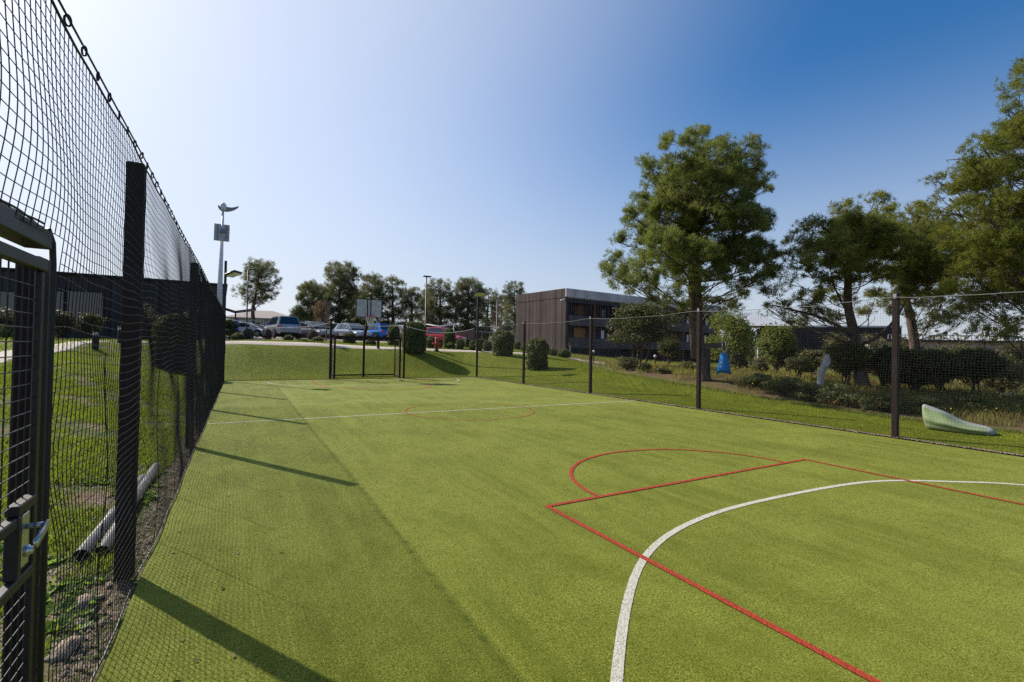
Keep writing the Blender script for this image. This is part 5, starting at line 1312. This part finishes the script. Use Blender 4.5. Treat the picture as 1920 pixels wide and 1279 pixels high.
    for x in (-.31, .315):
        for s in (-1, 1):
            b = MB(); b.lathe([(rw * 1.16, -.02), (rw * 1.16, .012)], (x * L, s * (hw - .012), rw + .02), 22, 'y'); b.build("wheel_arch", "black_rubber", t)
            b = MB(); b.lathe([(rw * .6, -.1), (rw * .94, -.1), (rw, -.07), (rw, .05), (rw * .94, .085), (rw * .6, .08)] if s > 0 else [(rw * .6, -.08), (rw * .94, -.085), (rw, -.05), (rw, .07), (rw * .94, .1), (rw * .6, .1)], (x * L, s * (hw - .045), rw), 22, 'y'); wh = b.build("wheel", "black_rubber", t)
            b = MB(); yr = s * (hw + .036); b.lathe([(rw * .62, -.008), (rw * .62, .008)], (x * L, yr, rw), 20, 'y')
            for k in range(5):
                a = k * 1.2566; b.bar((x * L, yr + s * .014, rw), (x * L + rw * .58 * math.cos(a), yr + s * .014, rw + rw * .58 * math.sin(a)), .03, .05)
            b.build("rim", "rim_alloy", wh)
    zl = belt - .2 if style == 'suv' else belt - .24
    for s in (-1, 1):
        b = MB(); b.box((.455 * L, s * hw * .68, zl - .10), (.16, .34, .13), bev=.04); b.build("headlight", "light_clear", t)
        b = MB(); b.box((-.482 * L, s * hw * .74, belt - .13), (.12, .46 if style == 'suv' else .26, .15 if style == 'suv' else .24), bev=.03); b.build("tail_light", "light_red", t)
    b = MB(); b.box((.485 * L, 0, zl - .16), (.06, hw * .95, .13), bev=.02); b.box((.488 * L, 0, .42), (.05, hw * 1.2, .12), bev=.02); b.build("grille", "black_rubber", t)
    b = MB(); b.box((-.5 * L - .005, 0, belt - .22), (.03, .5, .11)); b.build("number_plate", "plate_white", t)
    b = MB(); b.box((.505 * L, 0, .52), (.03, .5, .1)); b.build("number_plate", "plate_white", t)
    b = MB(); b.box((-.49 * L, 0, .40), (.10, hw * 1.5, .16), bev=.03); b.box((0, 0, .27), (L * .6, W * .9, .16)); b.build("under_trim", "black_rubber", t)
    return t


def heading_to_cam(px, turn):
    """nose towards the viewer (0) turned by so many degrees"""
    v = at(px, 640, 1.0); return math.atan2(-v[1], -v[0]) + math.radians(turn)


def carpos(px, py, d):
    p = on(px, py, d); return (p[0], p[1], p[2] + .055)


make_car("grey off-roader seen from behind with red tail lights, largest vehicle in the row", carpos(527, 637, 38.6), heading_to_cam(527, 180 + 16), "paint_silver", 4.5, 1.9, 1.76, 'suv', 1.06)
make_car("dark grey hatchback facing the pitch, just right of the off-roader", carpos(591, 638, 39.5), heading_to_cam(591, 30), "paint_dark", 4.25, 1.8, 1.46)
make_car("silver blue hatchback facing the pitch, behind the left half of the goal", carpos(661, 639, 41.5), heading_to_cam(661, 30), "paint_greyblue", 4.1, 1.75, 1.46)
make_car("bright blue hatchback showing its rear, right below the backboard", carpos(703, 639, 43), heading_to_cam(703, 180 + 38), "paint_blue", 3.7, 1.68, 1.5)
make_car("grey car half hidden between the clipped bush and the goal post", carpos(750, 641, 44), heading_to_cam(750, 180 + 30), "paint_grey", 4.2, 1.75, 1.48)
make_car("pale blue car mostly hidden behind the street lamp", carpos(797, 643, 45), heading_to_cam(797, 30), "paint_paleblue", 4.0, 1.7, 1.45)
make_car("red hatchback parked behind the red hydrant", carpos(832, 645, 41.5), heading_to_cam(832, 58), "paint_red", 3.9, 1.68, 1.48)
make_car("small white car at the left end of the row, behind the pale bush", carpos(464, 633, 47), heading_to_cam(464, 70), "paint_white", 3.7, 1.65, 1.42)
make_car("white car peeping out right of the grey off-roader", carpos(556, 636, 46), heading_to_cam(556, -20), "paint_white", 4.0, 1.7, 1.45)

# ------------------------------------------------------------------ other things
p = on(818.5, 657, 31.3); hy = thing("fire_hydrant", "red pillar hydrant with side outlets on a dark foot at the edge of the path", "hydrant", p, heading_to_cam(818, 0)); hh_ = at(818, 632, 31.3)[2] - p[2] - .04
b = MB(); b.lathe([(.17, 0), (.17, .05), (.12, .07), (.11, .16)], (0, 0, .04), 16); b.build("foot", "black_rubber", hy, True)
b = MB(); b.lathe([(.10, .18), (.10, hh_ * .5), (.13, hh_ * .52), (.13, hh_ * .6), (.11, hh_ * .62), (.12, hh_ * .9), (.10, hh_ * .97), (.03, hh_)], (0, 0, .02), 18); b.build("barrel", "hydrant_red", hy, True)
for (a, z) in ((90, .55), (-90, .55), (90, .38)):
    b = MB(); c = (math.cos(math.radians(a)), math.sin(math.radians(a))); b.tube([(c[0] * .08, c[1] * .08, hh_ * z), (c[0] * .22, c[1] * .22, hh_ * z), (c[0] * .225, c[1] * .225, hh_ * z), (c[0] * .27, c[1] * .27, hh_ * z)], [.05, .05, .07, .07], 12); b.build("outlet", "hydrant_red", hy, True)

# signpost and globe lights at the timber building
p = on(1069, 668, 37); t = thing("small_sign", "small brown sign on a thin post by the timber building", "sign", p); hs = at(1069, 643, 37)[2] - p[2]
b = MB(); b.box((0, 0, hs / 2), (.07, .07, hs)); b.build("sign_post", "bark_bare", t); b = MB(); b.box((0, -.06, hs - .1), (.34, .03, .22)); b.build("sign_board", "wood_red", t)
for px, top, bot, d, lab in ((1113, 657, 678, 33, "short garden light with a white globe in front of the timber building"), (1228, 666, 690, 30, "white globe light half hidden among the shrub tree stems"), (1421, 654, 700, 27, "white pole standing among the scrub left of the pale roof")):
    p = on(px, bot, d); h = at(px, top, d)[2] - p[2]; t = thing("garden_light" if px != 1421 else "white_pole", lab, "lamp" if px != 1421 else "pole", p)
    b = MB(); b.tube([(0, 0, -.05), (0, 0, h * .5), (0, 0, h * .85 if px != 1421 else h)], .035 if px != 1421 else .055, 8); b.build("pole", "dark_metal" if px != 1421 else "white_metal", t)
    b = MB(); b.lathe([(.09 * math.sin(a) + .002, -.09 * math.cos(a)) for a in np.linspace(0, math.pi, 9)], (0, 0, h * .92), 12) if px != 1421 else b.lathe([(.06, 0), (.06, .04), (.02, .06)], (0, 0, h), 10); b.build("globe" if px != 1421 else "pole_cap", "plate_white", t, True)

# bollards on the left
for px, top, bot, d, lab in ((178, 621, 655, 21, "dark square bollard with a glass top, nearer one on the grass by the path"), (225, 612, 646, 24, "dark square bollard with a glass top, farther one next to the brown net post")):
    p = on(px, bot, d); h = at(px, top, d)[2] - p[2]; t = thing("bollard_light", lab, "bollard", p, .4, "bollard lights along the sandy path")
    b = MB(); b.box((0, 0, h * .38), (.2, .2, h * .76 + .1), bev=.01); b.build("post", "dark_metal", t)
    b = MB(); b.box((0, 0, h * .855), (.17, .17, h * .18), bev=.008); b.build("lens", "lamp_glass", t)
    b = MB(); b.box((0, 0, h * .97), (.21, .21, .035), bev=.006); b.build("lid", "dark_metal", t)

p = on(709, 654, 30); h = at(709, 632, 30)[2] - p[2]; b = MB(); b.lathe([(.085, -.03), (.085, h * .86), (.10, h * .88), (.10, h * .96), (.06, h)], (0, 0, 0), 16); o = b.build("path_bollard", "dark_metal", None, True); o.location = tuple(p); tag(o, "short dark post at the path edge, seen through the right half of the goal", "post")
# two pipes and stones along the foot of the net
def gl_(px, py): q = gt(px, py); return q
for (a, c, r, lab) in (((150, 1062), (268, 905), .05, "grey plastic pipe lying on the bare earth, the one farther from the net"), ((190, 1056), (292, 885), .05, "grey plastic pipe lying on the bare earth, the one against the net")):
    A = gl_(*a); B_ = gl_(*c); v = B_ - A; PL = float(np.linalg.norm(v[:2])); v = v / PL
    t = thing("drain_pipe", lab, "pipe", A + (0, 0, r), math.atan2(v[1], v[0]), "grey pipes behind the net"); b = MB(); n_ = 18; prof = [(r, 0), (r, .9), (r * 1.12, .92), (r * 1.12, 1.08), (r, 1.1), (r, PL), (r * .9, PL), (r * .9, 0), (r, 0)]
    dzs = (B_[2] - A[2]) / PL
    vs = []; fs = []
    for rr, x in prof:
        for k in range(n_): al = 2 * math.pi * k / n_; vs.append((x, rr * math.cos(al), rr * math.sin(al) + x * dzs))
    for i in range(len(prof) - 1):
        for k in range(n_): fs.append((i * n_ + k, i * n_ + (k + 1) % n_, (i + 1) * n_ + (k + 1) % n_, (i + 1) * n_ + k))
    b.add(vs, fs); b.build("pipe", "pvc_grey", t, True)


def rock(label, pos, s, seed, squash=.42):
    rg = np.random.default_rng(seed); b = MB(); n1, n2 = 9, 14; vs = []
    k1, k2, k3 = rg.uniform(1, 3, 3)
    for i in range(n1 + 1):
        ph = math.pi * i / n1
        for j in range(n2):
            a = 2 * math.pi * j / n2; q = np.array((math.sin(ph) * math.cos(a), math.sin(ph) * math.sin(a), math.cos(ph)))
            q = np.sign(q) * np.abs(q) ** .55
            r = 1 + .16 * math.sin(q[0] * 4 * k1 + k2) * math.cos(q[1] * 4 * k3) + .10 * math.sin(q[2] * 7 + k1 * 3) + .05 * math.sin(q[0] * 13 + q[1] * 11)
            vs.append(tuple(q * r * np.array((s, s * .7, s * squash))))
    fs = [(i * n2 + j, i * n2 + (j + 1) % n2, (i + 1) * n2 + (j + 1) % n2, (i + 1) * n2 + j) for i in range(n1) for j in range(n2)]
    b.add(vs, fs); o = b.build("stone", "stone_pale", None, True); o.location = tuple(pos + np.array((0, 0, s * squash * .45))); o.rotation_euler = (rg.uniform(-.2, .2), rg.uniform(-.2, .2), rg.uniform(0, 6)); return tag(o, label, "stone", "stones along the foot of the ringed net")


for k, (px, py, s, lab) in enumerate([(160, 1145, .13, "broad pale stone just below the open ends of the pipes"), (120, 1240, .15, "long flat pale stone lowest along the foot of the net"), (142, 1190, .09, "tan stone between the broad one and the long flat one"),
        (185, 1128, .06, "small orange tinted stone beside the broad pale one"), (216, 850, .13, "squarish pale block in the grass beside the brown net post"), (112, 1060, .05, "small stone left of the pipe ends next to the gate"), (205, 1100, .05, "small stone at the foot of the brown net post"), (262, 870, .05, "small grey stone behind the brown net post")]):
    rock(lab, gl_(px, py), s * .5, 300 + k)

# grey stump, blue cone on its beam, bean bag
p = on(1536, 748, 15.4); t = thing("tree_stump", "bare grey broken trunk leaning right among the bushes", "stump", p); _o = np.array(p)
b = MB(); pts = [at(1536, 752, 15.4), at(1537, 722, 15.4), at(1540, 700, 15.4), at(1546, 686, 15.4), at(1551, 672, 15.4), at(1551, 664, 15.4)]
b.tube([q - _o for q in pts], [.115, .10, .10, .11, .10, .035], 12); b.tube([at(1545, 690, 15.35) - _o, at(1553, 684, 15.3) - _o, at(1556, 676, 15.3) - _o], [.06, .05, .03], 8); b.build("trunk", "stump_grey", t, True)

dC = 17.9; p = on(1328, 712, dC + .5); t = thing("wooden_gantry", "dark horizontal timber beam reaching out from behind the tall pine trunk", "gantry", p); _o = np.array(p)
b = MB(); b.bar(at(1322, 649, dC + .5) - _o, at(1362, 647, dC) - _o, .16, .20); b.build("beam", "beam_dark", t)
b = MB(); q0 = at(1326, 648, dC + .5) - _o; b.box((q0[0], q0[1], q0[2] / 2 - .12), (.18, .18, q0[2] - .02)); b.build("post", "beam_dark", t)
c0 = at(1357.5, 655, dC); t = thing("blue_cone", "bright blue hanging cone with a metal clamp, under the timber beam", "hanging cone", (c0[0], c0[1], at(1358, 700, dC)[2])); Zb = at(1358, 700, dC)[2]
zt1 = at(1358, 663, dC)[2] - Zb; s_ = dC / F
b = MB(); n_ = 28; vs = []; fs = []
for i, (r0_, z) in enumerate(((6.3 * s_, zt1), (8.3 * s_, zt1 * .62), (10.6 * s_, zt1 * .28), (12.6 * s_, 0.0), (12.2 * s_, .012), (6.0 * s_, zt1 - .02))):
    for k in range(n_):
        a = 2 * math.pi * k / n_; zz_ = z + (.035 * math.sin(a * 2 + .6) if i in (3, 4) else 0); vs.append((r0_ * math.cos(a), r0_ * math.sin(a), zz_))
for i in range(5):
    for k in range(n_): fs.append((i * n_ + k, i * n_ + (k + 1) % n_, (i + 1) * n_ + (k + 1) % n_, (i + 1) * n_ + k))
b.add(vs, fs); b.lathe([(6.2 * s_, 0), (6.2 * s_, .015), (1.5 * s_, .03)], (0, 0, zt1 - .005), 28); b.build("cover", "cone_blue", t, True)
b = MB(); hc = heading_to_cam(1358, 0); zb2 = at(1358, 641, dC)[2] - Zb
b.tube([(0, 0, zt1), (0, 0, zt1 + .10)], .022, 8)
b.tube([(.09 * math.cos(a) * math.sin(hc), -.09 * math.cos(a) * math.cos(hc), zt1 + .16 + .085 * math.sin(a)) for a in np.linspace(-.6, 3.8, 14)], .024, 8)
for s in (-.055, .055): b.tube([(s * math.sin(hc) * 1.0 + .11 * math.cos(hc), -s * math.cos(hc) + .11 * math.sin(hc), zt1 + .17), (s * math.sin(hc) + .11 * math.cos(hc), -s * math.cos(hc) + .11 * math.sin(hc), zb2)], .026, 8)
b.build("clamp", "steel", t, True)
b = MB(); b.lathe([(.028, -.01), (.028, .01)], (10.0 * s_ * math.cos(hc - .35) , 10.0 * s_ * math.sin(hc - .35), zt1 * .52), 12, 'x'); b.build("button", "tag_white", t, True)

# bean bag: local x from the high back (0) to the flat foot (1)
pa = on(1738, 822, 10.75); pb = on(1868, 832, 9.9); v = pb - pa; Lg = np.linalg.norm(v[:2]); t = thing("bean_bag", "slouching pale green lounger bag with grey trim lying on the lawn outside the net", "bean bag", (pa[0], pa[1], min(pa[2], pb[2]) + .03), math.atan2(v[1], v[0]))
stn = [(0.00, .03, .18, .44, .06), (.02, .0, .30, .58, .22), (.09, .0, .38, .54, .40), (.18, .0, .42, .47, .46), (.30, .0, .44, .43, .50), (.45, .0, .46, .30, .53), (.60, .0, .46, .225, .54), (.76, .0, .44, .20, .52), (.90, .0, .38, .175, .44), (.965, .01, .28, .14, .28), (1.0, .04, .12, .09, .08)]
n_ = 20; vs = []; fs = []
SX = Lg
for i, (s, z0_, wd_, top_, wb_) in enumerate(stn):
    for k in range(n_):
        a = 2 * math.pi * k / n_; ca, sa = math.cos(a), math.sin(a); f = (1 + sa) / 2
        y = (wd_ * (1 - f) ** .5 + .0) * math.copysign(abs(ca) ** .7, ca) if sa < -.1 else ((wd_ * .92) * (1 - max(0, sa)) ** .45 + .02 * (1 - s)) * math.copysign(abs(ca) ** .6, ca)
        z = z0_ + (top_ - z0_) * (f ** (1.0 if s > .4 else 1.15)); wr = .020 * math.sin(s * 40 + a * 3) + .016 * math.sin(a * 7 + s * 15) - .05 * math.exp(-((s - .16) / .05) ** 2 - ((math.sin(a) + .2) / .35) ** 2)
        vs.append((s * SX - (.10 * f if s < .15 else 0), y * (1 + wr), max(0, z + wr * .6)))
for i in range(len(stn) - 1):
    for k in range(n_): fs.append((i * n_ + k, (i + 1) * n_ + k, (i + 1) * n_ + (k + 1) % n_, i * n_ + (k + 1) % n_))
fs += [tuple(range(n_)), tuple((len(stn) - 1) * n_ + k for k in range(n_ - 1, -1, -1))]
bm_ = MB(); bm_.add(vs, fs)
for q, f in enumerate(fs[:-2]): bm_.mi[q] = 1 if math.sin(2 * math.pi * ((q % n_) + .5) / n_) > .78 or q // n_ >= 8 else 0
ob = bm_.build("bag_body", ["bag_green", "bag_trim"], t, True); sm = ob.modifiers.new("s", 'SUBSURF'); sm.levels = 1; sm.render_levels = 2

# ------------------------------------------------------------------ ground cover
def blades(name, XY, hgt, wid, m, rg, lean=.45, dz=0.0, K=1):
    n = len(XY); z = zt(XY[:, 0], XY[:, 1]) + dz; a = rg.uniform(0, 2 * math.pi, n); h = hgt * rg.uniform(.45, 1.25, n)
    C = np.stack([XY[:, 0], XY[:, 1], z], 1); s = np.stack([np.cos(a), np.sin(a), np.zeros(n)], 1) * (wid * rg.uniform(.7, 1.3, n))[:, None]
    la = rg.uniform(0, 2 * math.pi, n); l = lean * h * rg.uniform(.2, 1.3, n); tip = C + np.stack([np.cos(la) * l, np.sin(la) * l, h], 1)
    mid = C + np.stack([np.cos(la) * l * .3, np.sin(la) * l * .3, h * .55], 1)
    V = np.stack([C - s, C + s, mid + s * .7, tip, mid - s * .7], 1).reshape(-1, 3); Fc = np.arange(len(V)).reshape(-1, 5)
    o = link(name, npmesh(name, V, Fc), m); o["kind"] = "stuff"; return o


def nz(x, y, f=1.0):
    return (np.sin(x * 1.7 * f + .4) * np.cos(y * 1.3 * f) + np.sin(x * 3.9 * f + y * 2.7 * f) * .6 + np.sin(y * 5.3 * f - x * 4.1 * f + 1) * .45)


def patch(n, x0, x1, y0, y1, thr, f, rg, bias=None):
    x = rg.uniform(x0, x1, n); y = rg.uniform(y0, y1, n); k = nz(x, y, f) > thr + rg.normal(size=n) * .35
    if bias is not None: k &= bias(x, y)
    return np.stack([x[k], y[k]], 1)


rg = np.random.default_rng(31)
_lp = np.array([gt(0, 686)[:2], gt(100, 662)[:2], gt(200, 641)[:2]])
def off_path(x, y):
    lim = np.interp(y, [-6, 5, 11, _lp[0][1], _lp[1][1], _lp[2][1], 31.5], [-3.4, -4.6, -4.9, _lp[0][0], _lp[1][0], _lp[2][0], -4.4]); return x > lim + .03
near = np.concatenate([patch(60000, -3.4, -.8, 1.5, 9, .15, 1.4, rg, off_path), patch(90000, -5.2, -.85, 7, 17, -.25, 1.2, rg, off_path), patch(60000, -7, -.9, 16, 30, -.6, 1.0, rg, off_path)])
o = blades("meadow_grass", near, .075, .0052, "grass_green", rg, .7); tag(o, "short bright green meadow grass behind the ringed net", "grass", kind="stuff")
far_l = np.concatenate([patch(16000, -16, -6.5, 8, 39, -.7, .8, rg), patch(9000, -7, -1, 31.8, 38, -.8, .8, rg)])
o = blades("path_side_grass", far_l, .14, .012, "grass_green", rg, .6); tag(o, "green grass beyond the sandy path by the black building", "grass", kind="stuff")
# broad leaved weeds and tiny yellow flowers near the net
w_ = patch(2600, -2.4, -.78, 2.2, 8, .35, 1.9, rg); n = len(w_); K = 7
C = np.repeat(np.stack([w_[:, 0], w_[:, 1], zt(w_[:, 0], w_[:, 1])], 1), K, 0); a = rg.uniform(0, 6.28, n * K); l = rg.uniform(.03, .085, (n * K, 1)); up = rg.uniform(.2, 1.1, n * K)
dv = unit(np.stack([np.cos(a), np.sin(a), up], 1)); sd_ = np.stack([-np.sin(a), np.cos(a), 0 * a], 1) * l * .27
V = np.stack([C, C + dv * l * .5 + sd_, C + dv * l, C + dv * l * .5 - sd_], 1).reshape(-1, 3)
o = link("broadleaf_weeds", npmesh("broadleaf_weeds", V, np.arange(len(V)).reshape(-1, 4)), "weed_leaf"); tag(o, "low broad leaved weeds along the foot of the ringed net", "weeds", kind="stuff")
f_ = np.concatenate([patch(420, -3.2, -.9, 3, 10, .2, 1.2, rg), patch(500, -5, -1, 10, 20, .1, 1.2, rg)]); n = len(f_); C = np.stack([f_[:, 0], f_[:, 1], zt(f_[:, 0], f_[:, 1]) + .06], 1)
V, Q = leaves(C, np.tile((0, 0, 1.), (n, 1)), .010, rg, .5, 1.0); o = link("meadow_flowers", npmesh("meadow_flowers", V, Q), "flower_yellow"); tag(o, "tiny yellow flowers in the meadow grass", "flowers", kind="stuff")
# gravel: angular chips
def chips(name, XY, s, m, label, dz=.0):
    n = len(XY); c = np.stack([XY[:, 0], XY[:, 1], zt(XY[:, 0], XY[:, 1]) + dz], 1); T = np.array([(1, 0, -.4), (-.5, .87, -.4), (-.5, -.87, -.4), (0.1, 0.05, .6)]); sc = (s * rg.uniform(.4, 1.3, n) ** 1.3)[:, None, None]
    A = rg.uniform(0, 6.28, n); ca, sa = np.cos(A)[:, None], np.sin(A)[:, None]; t = T[None] * rg.uniform(.6, 1.3, (n, 4, 3)); x = t[..., 0] * ca - t[..., 1] * sa; y = t[..., 0] * sa + t[..., 1] * ca
    V = c[:, None] + np.stack([x, y, t[..., 2]], -1) * sc; base = (np.arange(n) * 4)[:, None, None]; Fc = (base + np.array([(0, 1, 3), (1, 2, 3), (2, 0, 3)])[None]).reshape(-1, 3)
    o = link(name, npmesh(name, V.reshape(-1, 3), Fc), m); tag(o, label, "gravel", kind="stuff")


chips("gravel", np.concatenate([np.stack([rg.uniform(-1.25, -.6, 9000), rg.uniform(1.6, 12, 9000)], 1), np.stack([rg.uniform(-1.0, -.6, 5000), rg.uniform(12, 24, 5000)], 1), patch(9000, -3, -1, 2, 8.5, -.5, 1.4, rg)]), .016, "gravel", "pale gravel chips along the foot of the ringed net", .0)
chips("edge_gravel", np.concatenate([np.stack([rg.normal(11.51, .05, 9000), rg.uniform(1, 24, 9000)], 1), np.stack([rg.uniform(7.6, 11.5, 900), rg.normal(24.12, .03, 900)], 1)]), .011, "gravel", "thin line of pale gravel between the pitch and the right lawn", .04)
# pile of the turf where it can be made out, coloured like the ground it grows from
def seg_dist(XY, pts, closed=False):
    Pq = np.array([q[:2] for q in pts]); A_ = Pq if closed else Pq[:-1]; B2 = np.roll(Pq, -1, 0) if closed else Pq[1:]; out = np.full(len(XY), 9.0)
    for a_, b_ in zip(A_, B2):
        ab = b_ - a_; t_ = np.clip(((XY - a_) @ ab) / max(1e-9, ab @ ab), 0, 1); out = np.minimum(out, np.linalg.norm(XY - a_ - t_[:, None] * ab, axis=1))
    return out


nF = 800000
d_ = 1.6 + 12.5 * rg.uniform(0, 1, nF) ** 1.5; th_ = rg.uniform(math.radians(-34), math.radians(78), nF)
fx = d_ * np.sin(th_); fy = d_ * np.cos(th_); k_ = (fx > X0 + .02) & (fx < X1 - .02) & (fy > -1.0) & (fy < 23.8); XY = np.stack([fx[k_], fy[k_]], 1); dd_ = d_[k_]; n = len(XY)
wd_ = seg_dist(XY, catmull(_arc)); rd_ = np.minimum.reduce([seg_dist(XY, q) for q in ([(KX0, -1.1), (KX0, KY)], [(KX1, -1.1), (KX1, KY)], [(KX0, KY), (KX1, KY)], [(5.42 + 1.84 * math.cos(q), KY + .03 + 1.66 * math.sin(q)) for q in np.linspace(0, math.pi, 30)])])
wd_ = np.minimum(wd_, np.abs(XY[:, 1] - MIDY)); mi_ = np.where(rd_ < .026, 2, np.where(wd_ < .031, 1, 0))
a_ = rg.uniform(0, 6.28, n); hh2 = rg.uniform(.004, .009, n); sw = (.0005 + .00026 * dd_) * rg.uniform(.7, 1.3, n); la = rg.uniform(0, 6.28, n); ll = rg.uniform(.3, 1.5, n) * hh2
C = np.stack([XY[:, 0], XY[:, 1], np.where(mi_ == 2, .008, np.where(mi_ == 1, .004, 0.0))], 1); sv = np.stack([np.cos(a_), np.sin(a_), 0 * a_], 1) * sw[:, None]; tp = C + np.stack([np.cos(la) * ll, np.sin(la) * ll, hh2], 1)
V = np.stack([C - sv, C + sv, tp], 1).reshape(-1, 3)
o = link("turf_fibres", npmesh("turf_fibres", V, np.arange(len(V)).reshape(-1, 3), mi_), ["turf_pile", "white_line", "red_line"]); tag(o, "short springy fibres of the green artificial turf", "turf", kind="stuff")
nL = 330000; gi = rg.uniform(0, 1, nL); ii = (gi * (len(LW) - 1.001)); i0 = ii.astype(int); fi = (ii - i0)[:, None]; jj = rg.uniform(0, 1, nL) * (NT - 1.001); j0 = jj.astype(int); fj = (jj - j0)[:, None]
LW3 = np.concatenate([LW, LWZ[..., None]], -1)
C = (LW3[i0, j0] * (1 - fi) + LW3[i0 + 1, j0] * fi) * (1 - fj) + (LW3[i0, j0 + 1] * (1 - fi) + LW3[i0 + 1, j0 + 1] * fi) * fj
k_ = C[:, 1] > 0.5; C = C[k_]; n = len(C); dd_ = np.hypot(C[:, 0], C[:, 1]); a_ = rg.uniform(0, 6.28, n); hh2 = rg.uniform(.010, .022, n); sw = .0004 * dd_ * rg.uniform(.7, 1.3, n); la = rg.uniform(0, 6.28, n); ll = rg.uniform(.3, 1.3, n) * hh2
sv = np.stack([np.cos(a_), np.sin(a_), 0 * a_], 1) * sw[:, None]; tp = C + np.stack([np.cos(la) * ll, np.sin(la) * ll, hh2], 1); V = np.stack([C - sv, C + sv, tp], 1).reshape(-1, 3)
o = link("lawn_fibres", npmesh("lawn_fibres", V, np.arange(len(V)).reshape(-1, 3)), "lawn_pile"); tag(o, "short green blades of the lawn on the bank and along the right fence", "grass", kind="stuff")
lt = np.stack([rg.uniform(X0 + .1, X1 - .1, 90), rg.uniform(1.5, 22, 90)], 1); lt[:45, 0] = X0 + .1 + np.abs(rg.normal(size=45)) * .5
V, Q = leaves(np.stack([lt[:, 0], lt[:, 1], np.full(len(lt), .011)], 1), np.tile((0, 0, 1.), (len(lt), 1)), .016, rg, .35, .5); o = link("leaf_litter", npmesh("leaf_litter", V, Q), "leaf_dead"); tag(o, "a few dry leaf scraps blown onto the artificial turf", "leaves", kind="stuff")
# scrub under the trees on the right
def right_of_lawn(x, y):
    q = np.array(_oed); k = np.argsort(q[:, 1]); return x > np.interp(y, q[k, 1], q[k, 0]) + .9 + .5 * np.sin(y * 2.3)


sc = np.concatenate([patch(60000, 14, 24, -1, 20, -.55, .9, rg, right_of_lawn), patch(40000, 15, 34, 6, 32, -.6, .6, rg, right_of_lawn)])
sc = sc[rg.uniform(size=len(sc)) < .6]
o = blades("dry_scrub_grass", sc, .24, .007, "grass_dry", rg, .5); tag(o, "straw coloured dry grass under the trees on the right", "grass", kind="stuff")
sc2 = np.concatenate([patch(34000, 14.2, 26, 0, 22, .3, .7, rg, right_of_lawn), patch(26000, 24, 60, 4, 45, -.6, .5, rg, right_of_lawn)])
o = blades("green_scrub_grass", sc2, .24, .009, "grass_bank", rg, .6); tag(o, "green undergrowth between the bushes on the right", "grass", kind="stuff")
fl = patch(3000, 15.5, 27, 4, 22, .2, .8, rg, right_of_lawn); n = len(fl); C = np.stack([fl[:, 0], fl[:, 1], zt(fl[:, 0], fl[:, 1]) + rg.uniform(.12, .4, n)], 1)
V, Q = leaves(C, np.tile((0, 0, 1.), (n, 1)), .020, rg, .9, 1.0); o = link("scrub_flowers", npmesh("scrub_flowers", V, Q), "flower_yellow"); tag(o, "yellow flowers in the dry scrub on the right", "flowers", kind="stuff")
# verge between the path and the cars, grass in front of the timber building
vg = np.concatenate([patch(46000, -3, 24, 31.7, 38.4, -.9, .8, rg), patch(16000, 20, 40, 26, 50, -.8, .7, rg, lambda x, y: right_of_lawn(x, y) & ((y > 32) | (x > 24.8)))])
o = blades("verge_grass", vg, .11, .010, "grass_bank", rg, .6); tag(o, "rough green verge grass between the path and the parked cars", "grass", kind="stuff")
# litter of short blades along the lawn's ragged outer edge and the turf's left edge
eg = np.concatenate([np.array([_oed[i]]) + rg.normal(size=(220, 2)) * .14 for i in range(len(_oed))])
o = blades("lawn_edge_grass", eg, .07, .006, "grass_bank", rg, .8, .02); tag(o, "ragged grass along the outer edge of the right lawn", "grass", kind="stuff")
# far wooded horizon
n = 2600; a = rg.uniform(-.9, 3.6, n); rr = rg.uniform(150, 210, n); hgt_ = rg.uniform(3, 9, n); C = np.stack([rr * np.cos(a), 20 + rr * np.sin(a), rg.uniform(0, 1, n) * hgt_ * .7 + 1], 1)
Cc = np.repeat(C, 14, 0) + rg.normal(size=(n * 14, 3)) * np.array((2.4, 2.4, 1.3)); V, Q = leaves(Cc, rg.normal(size=Cc.shape), .8, rg, .9)
o = link("far_woods", npmesh("far_woods", V, Q), "needle_hazy"); tag(o, "low dark wood along the far horizon", "woods", kind="stuff")
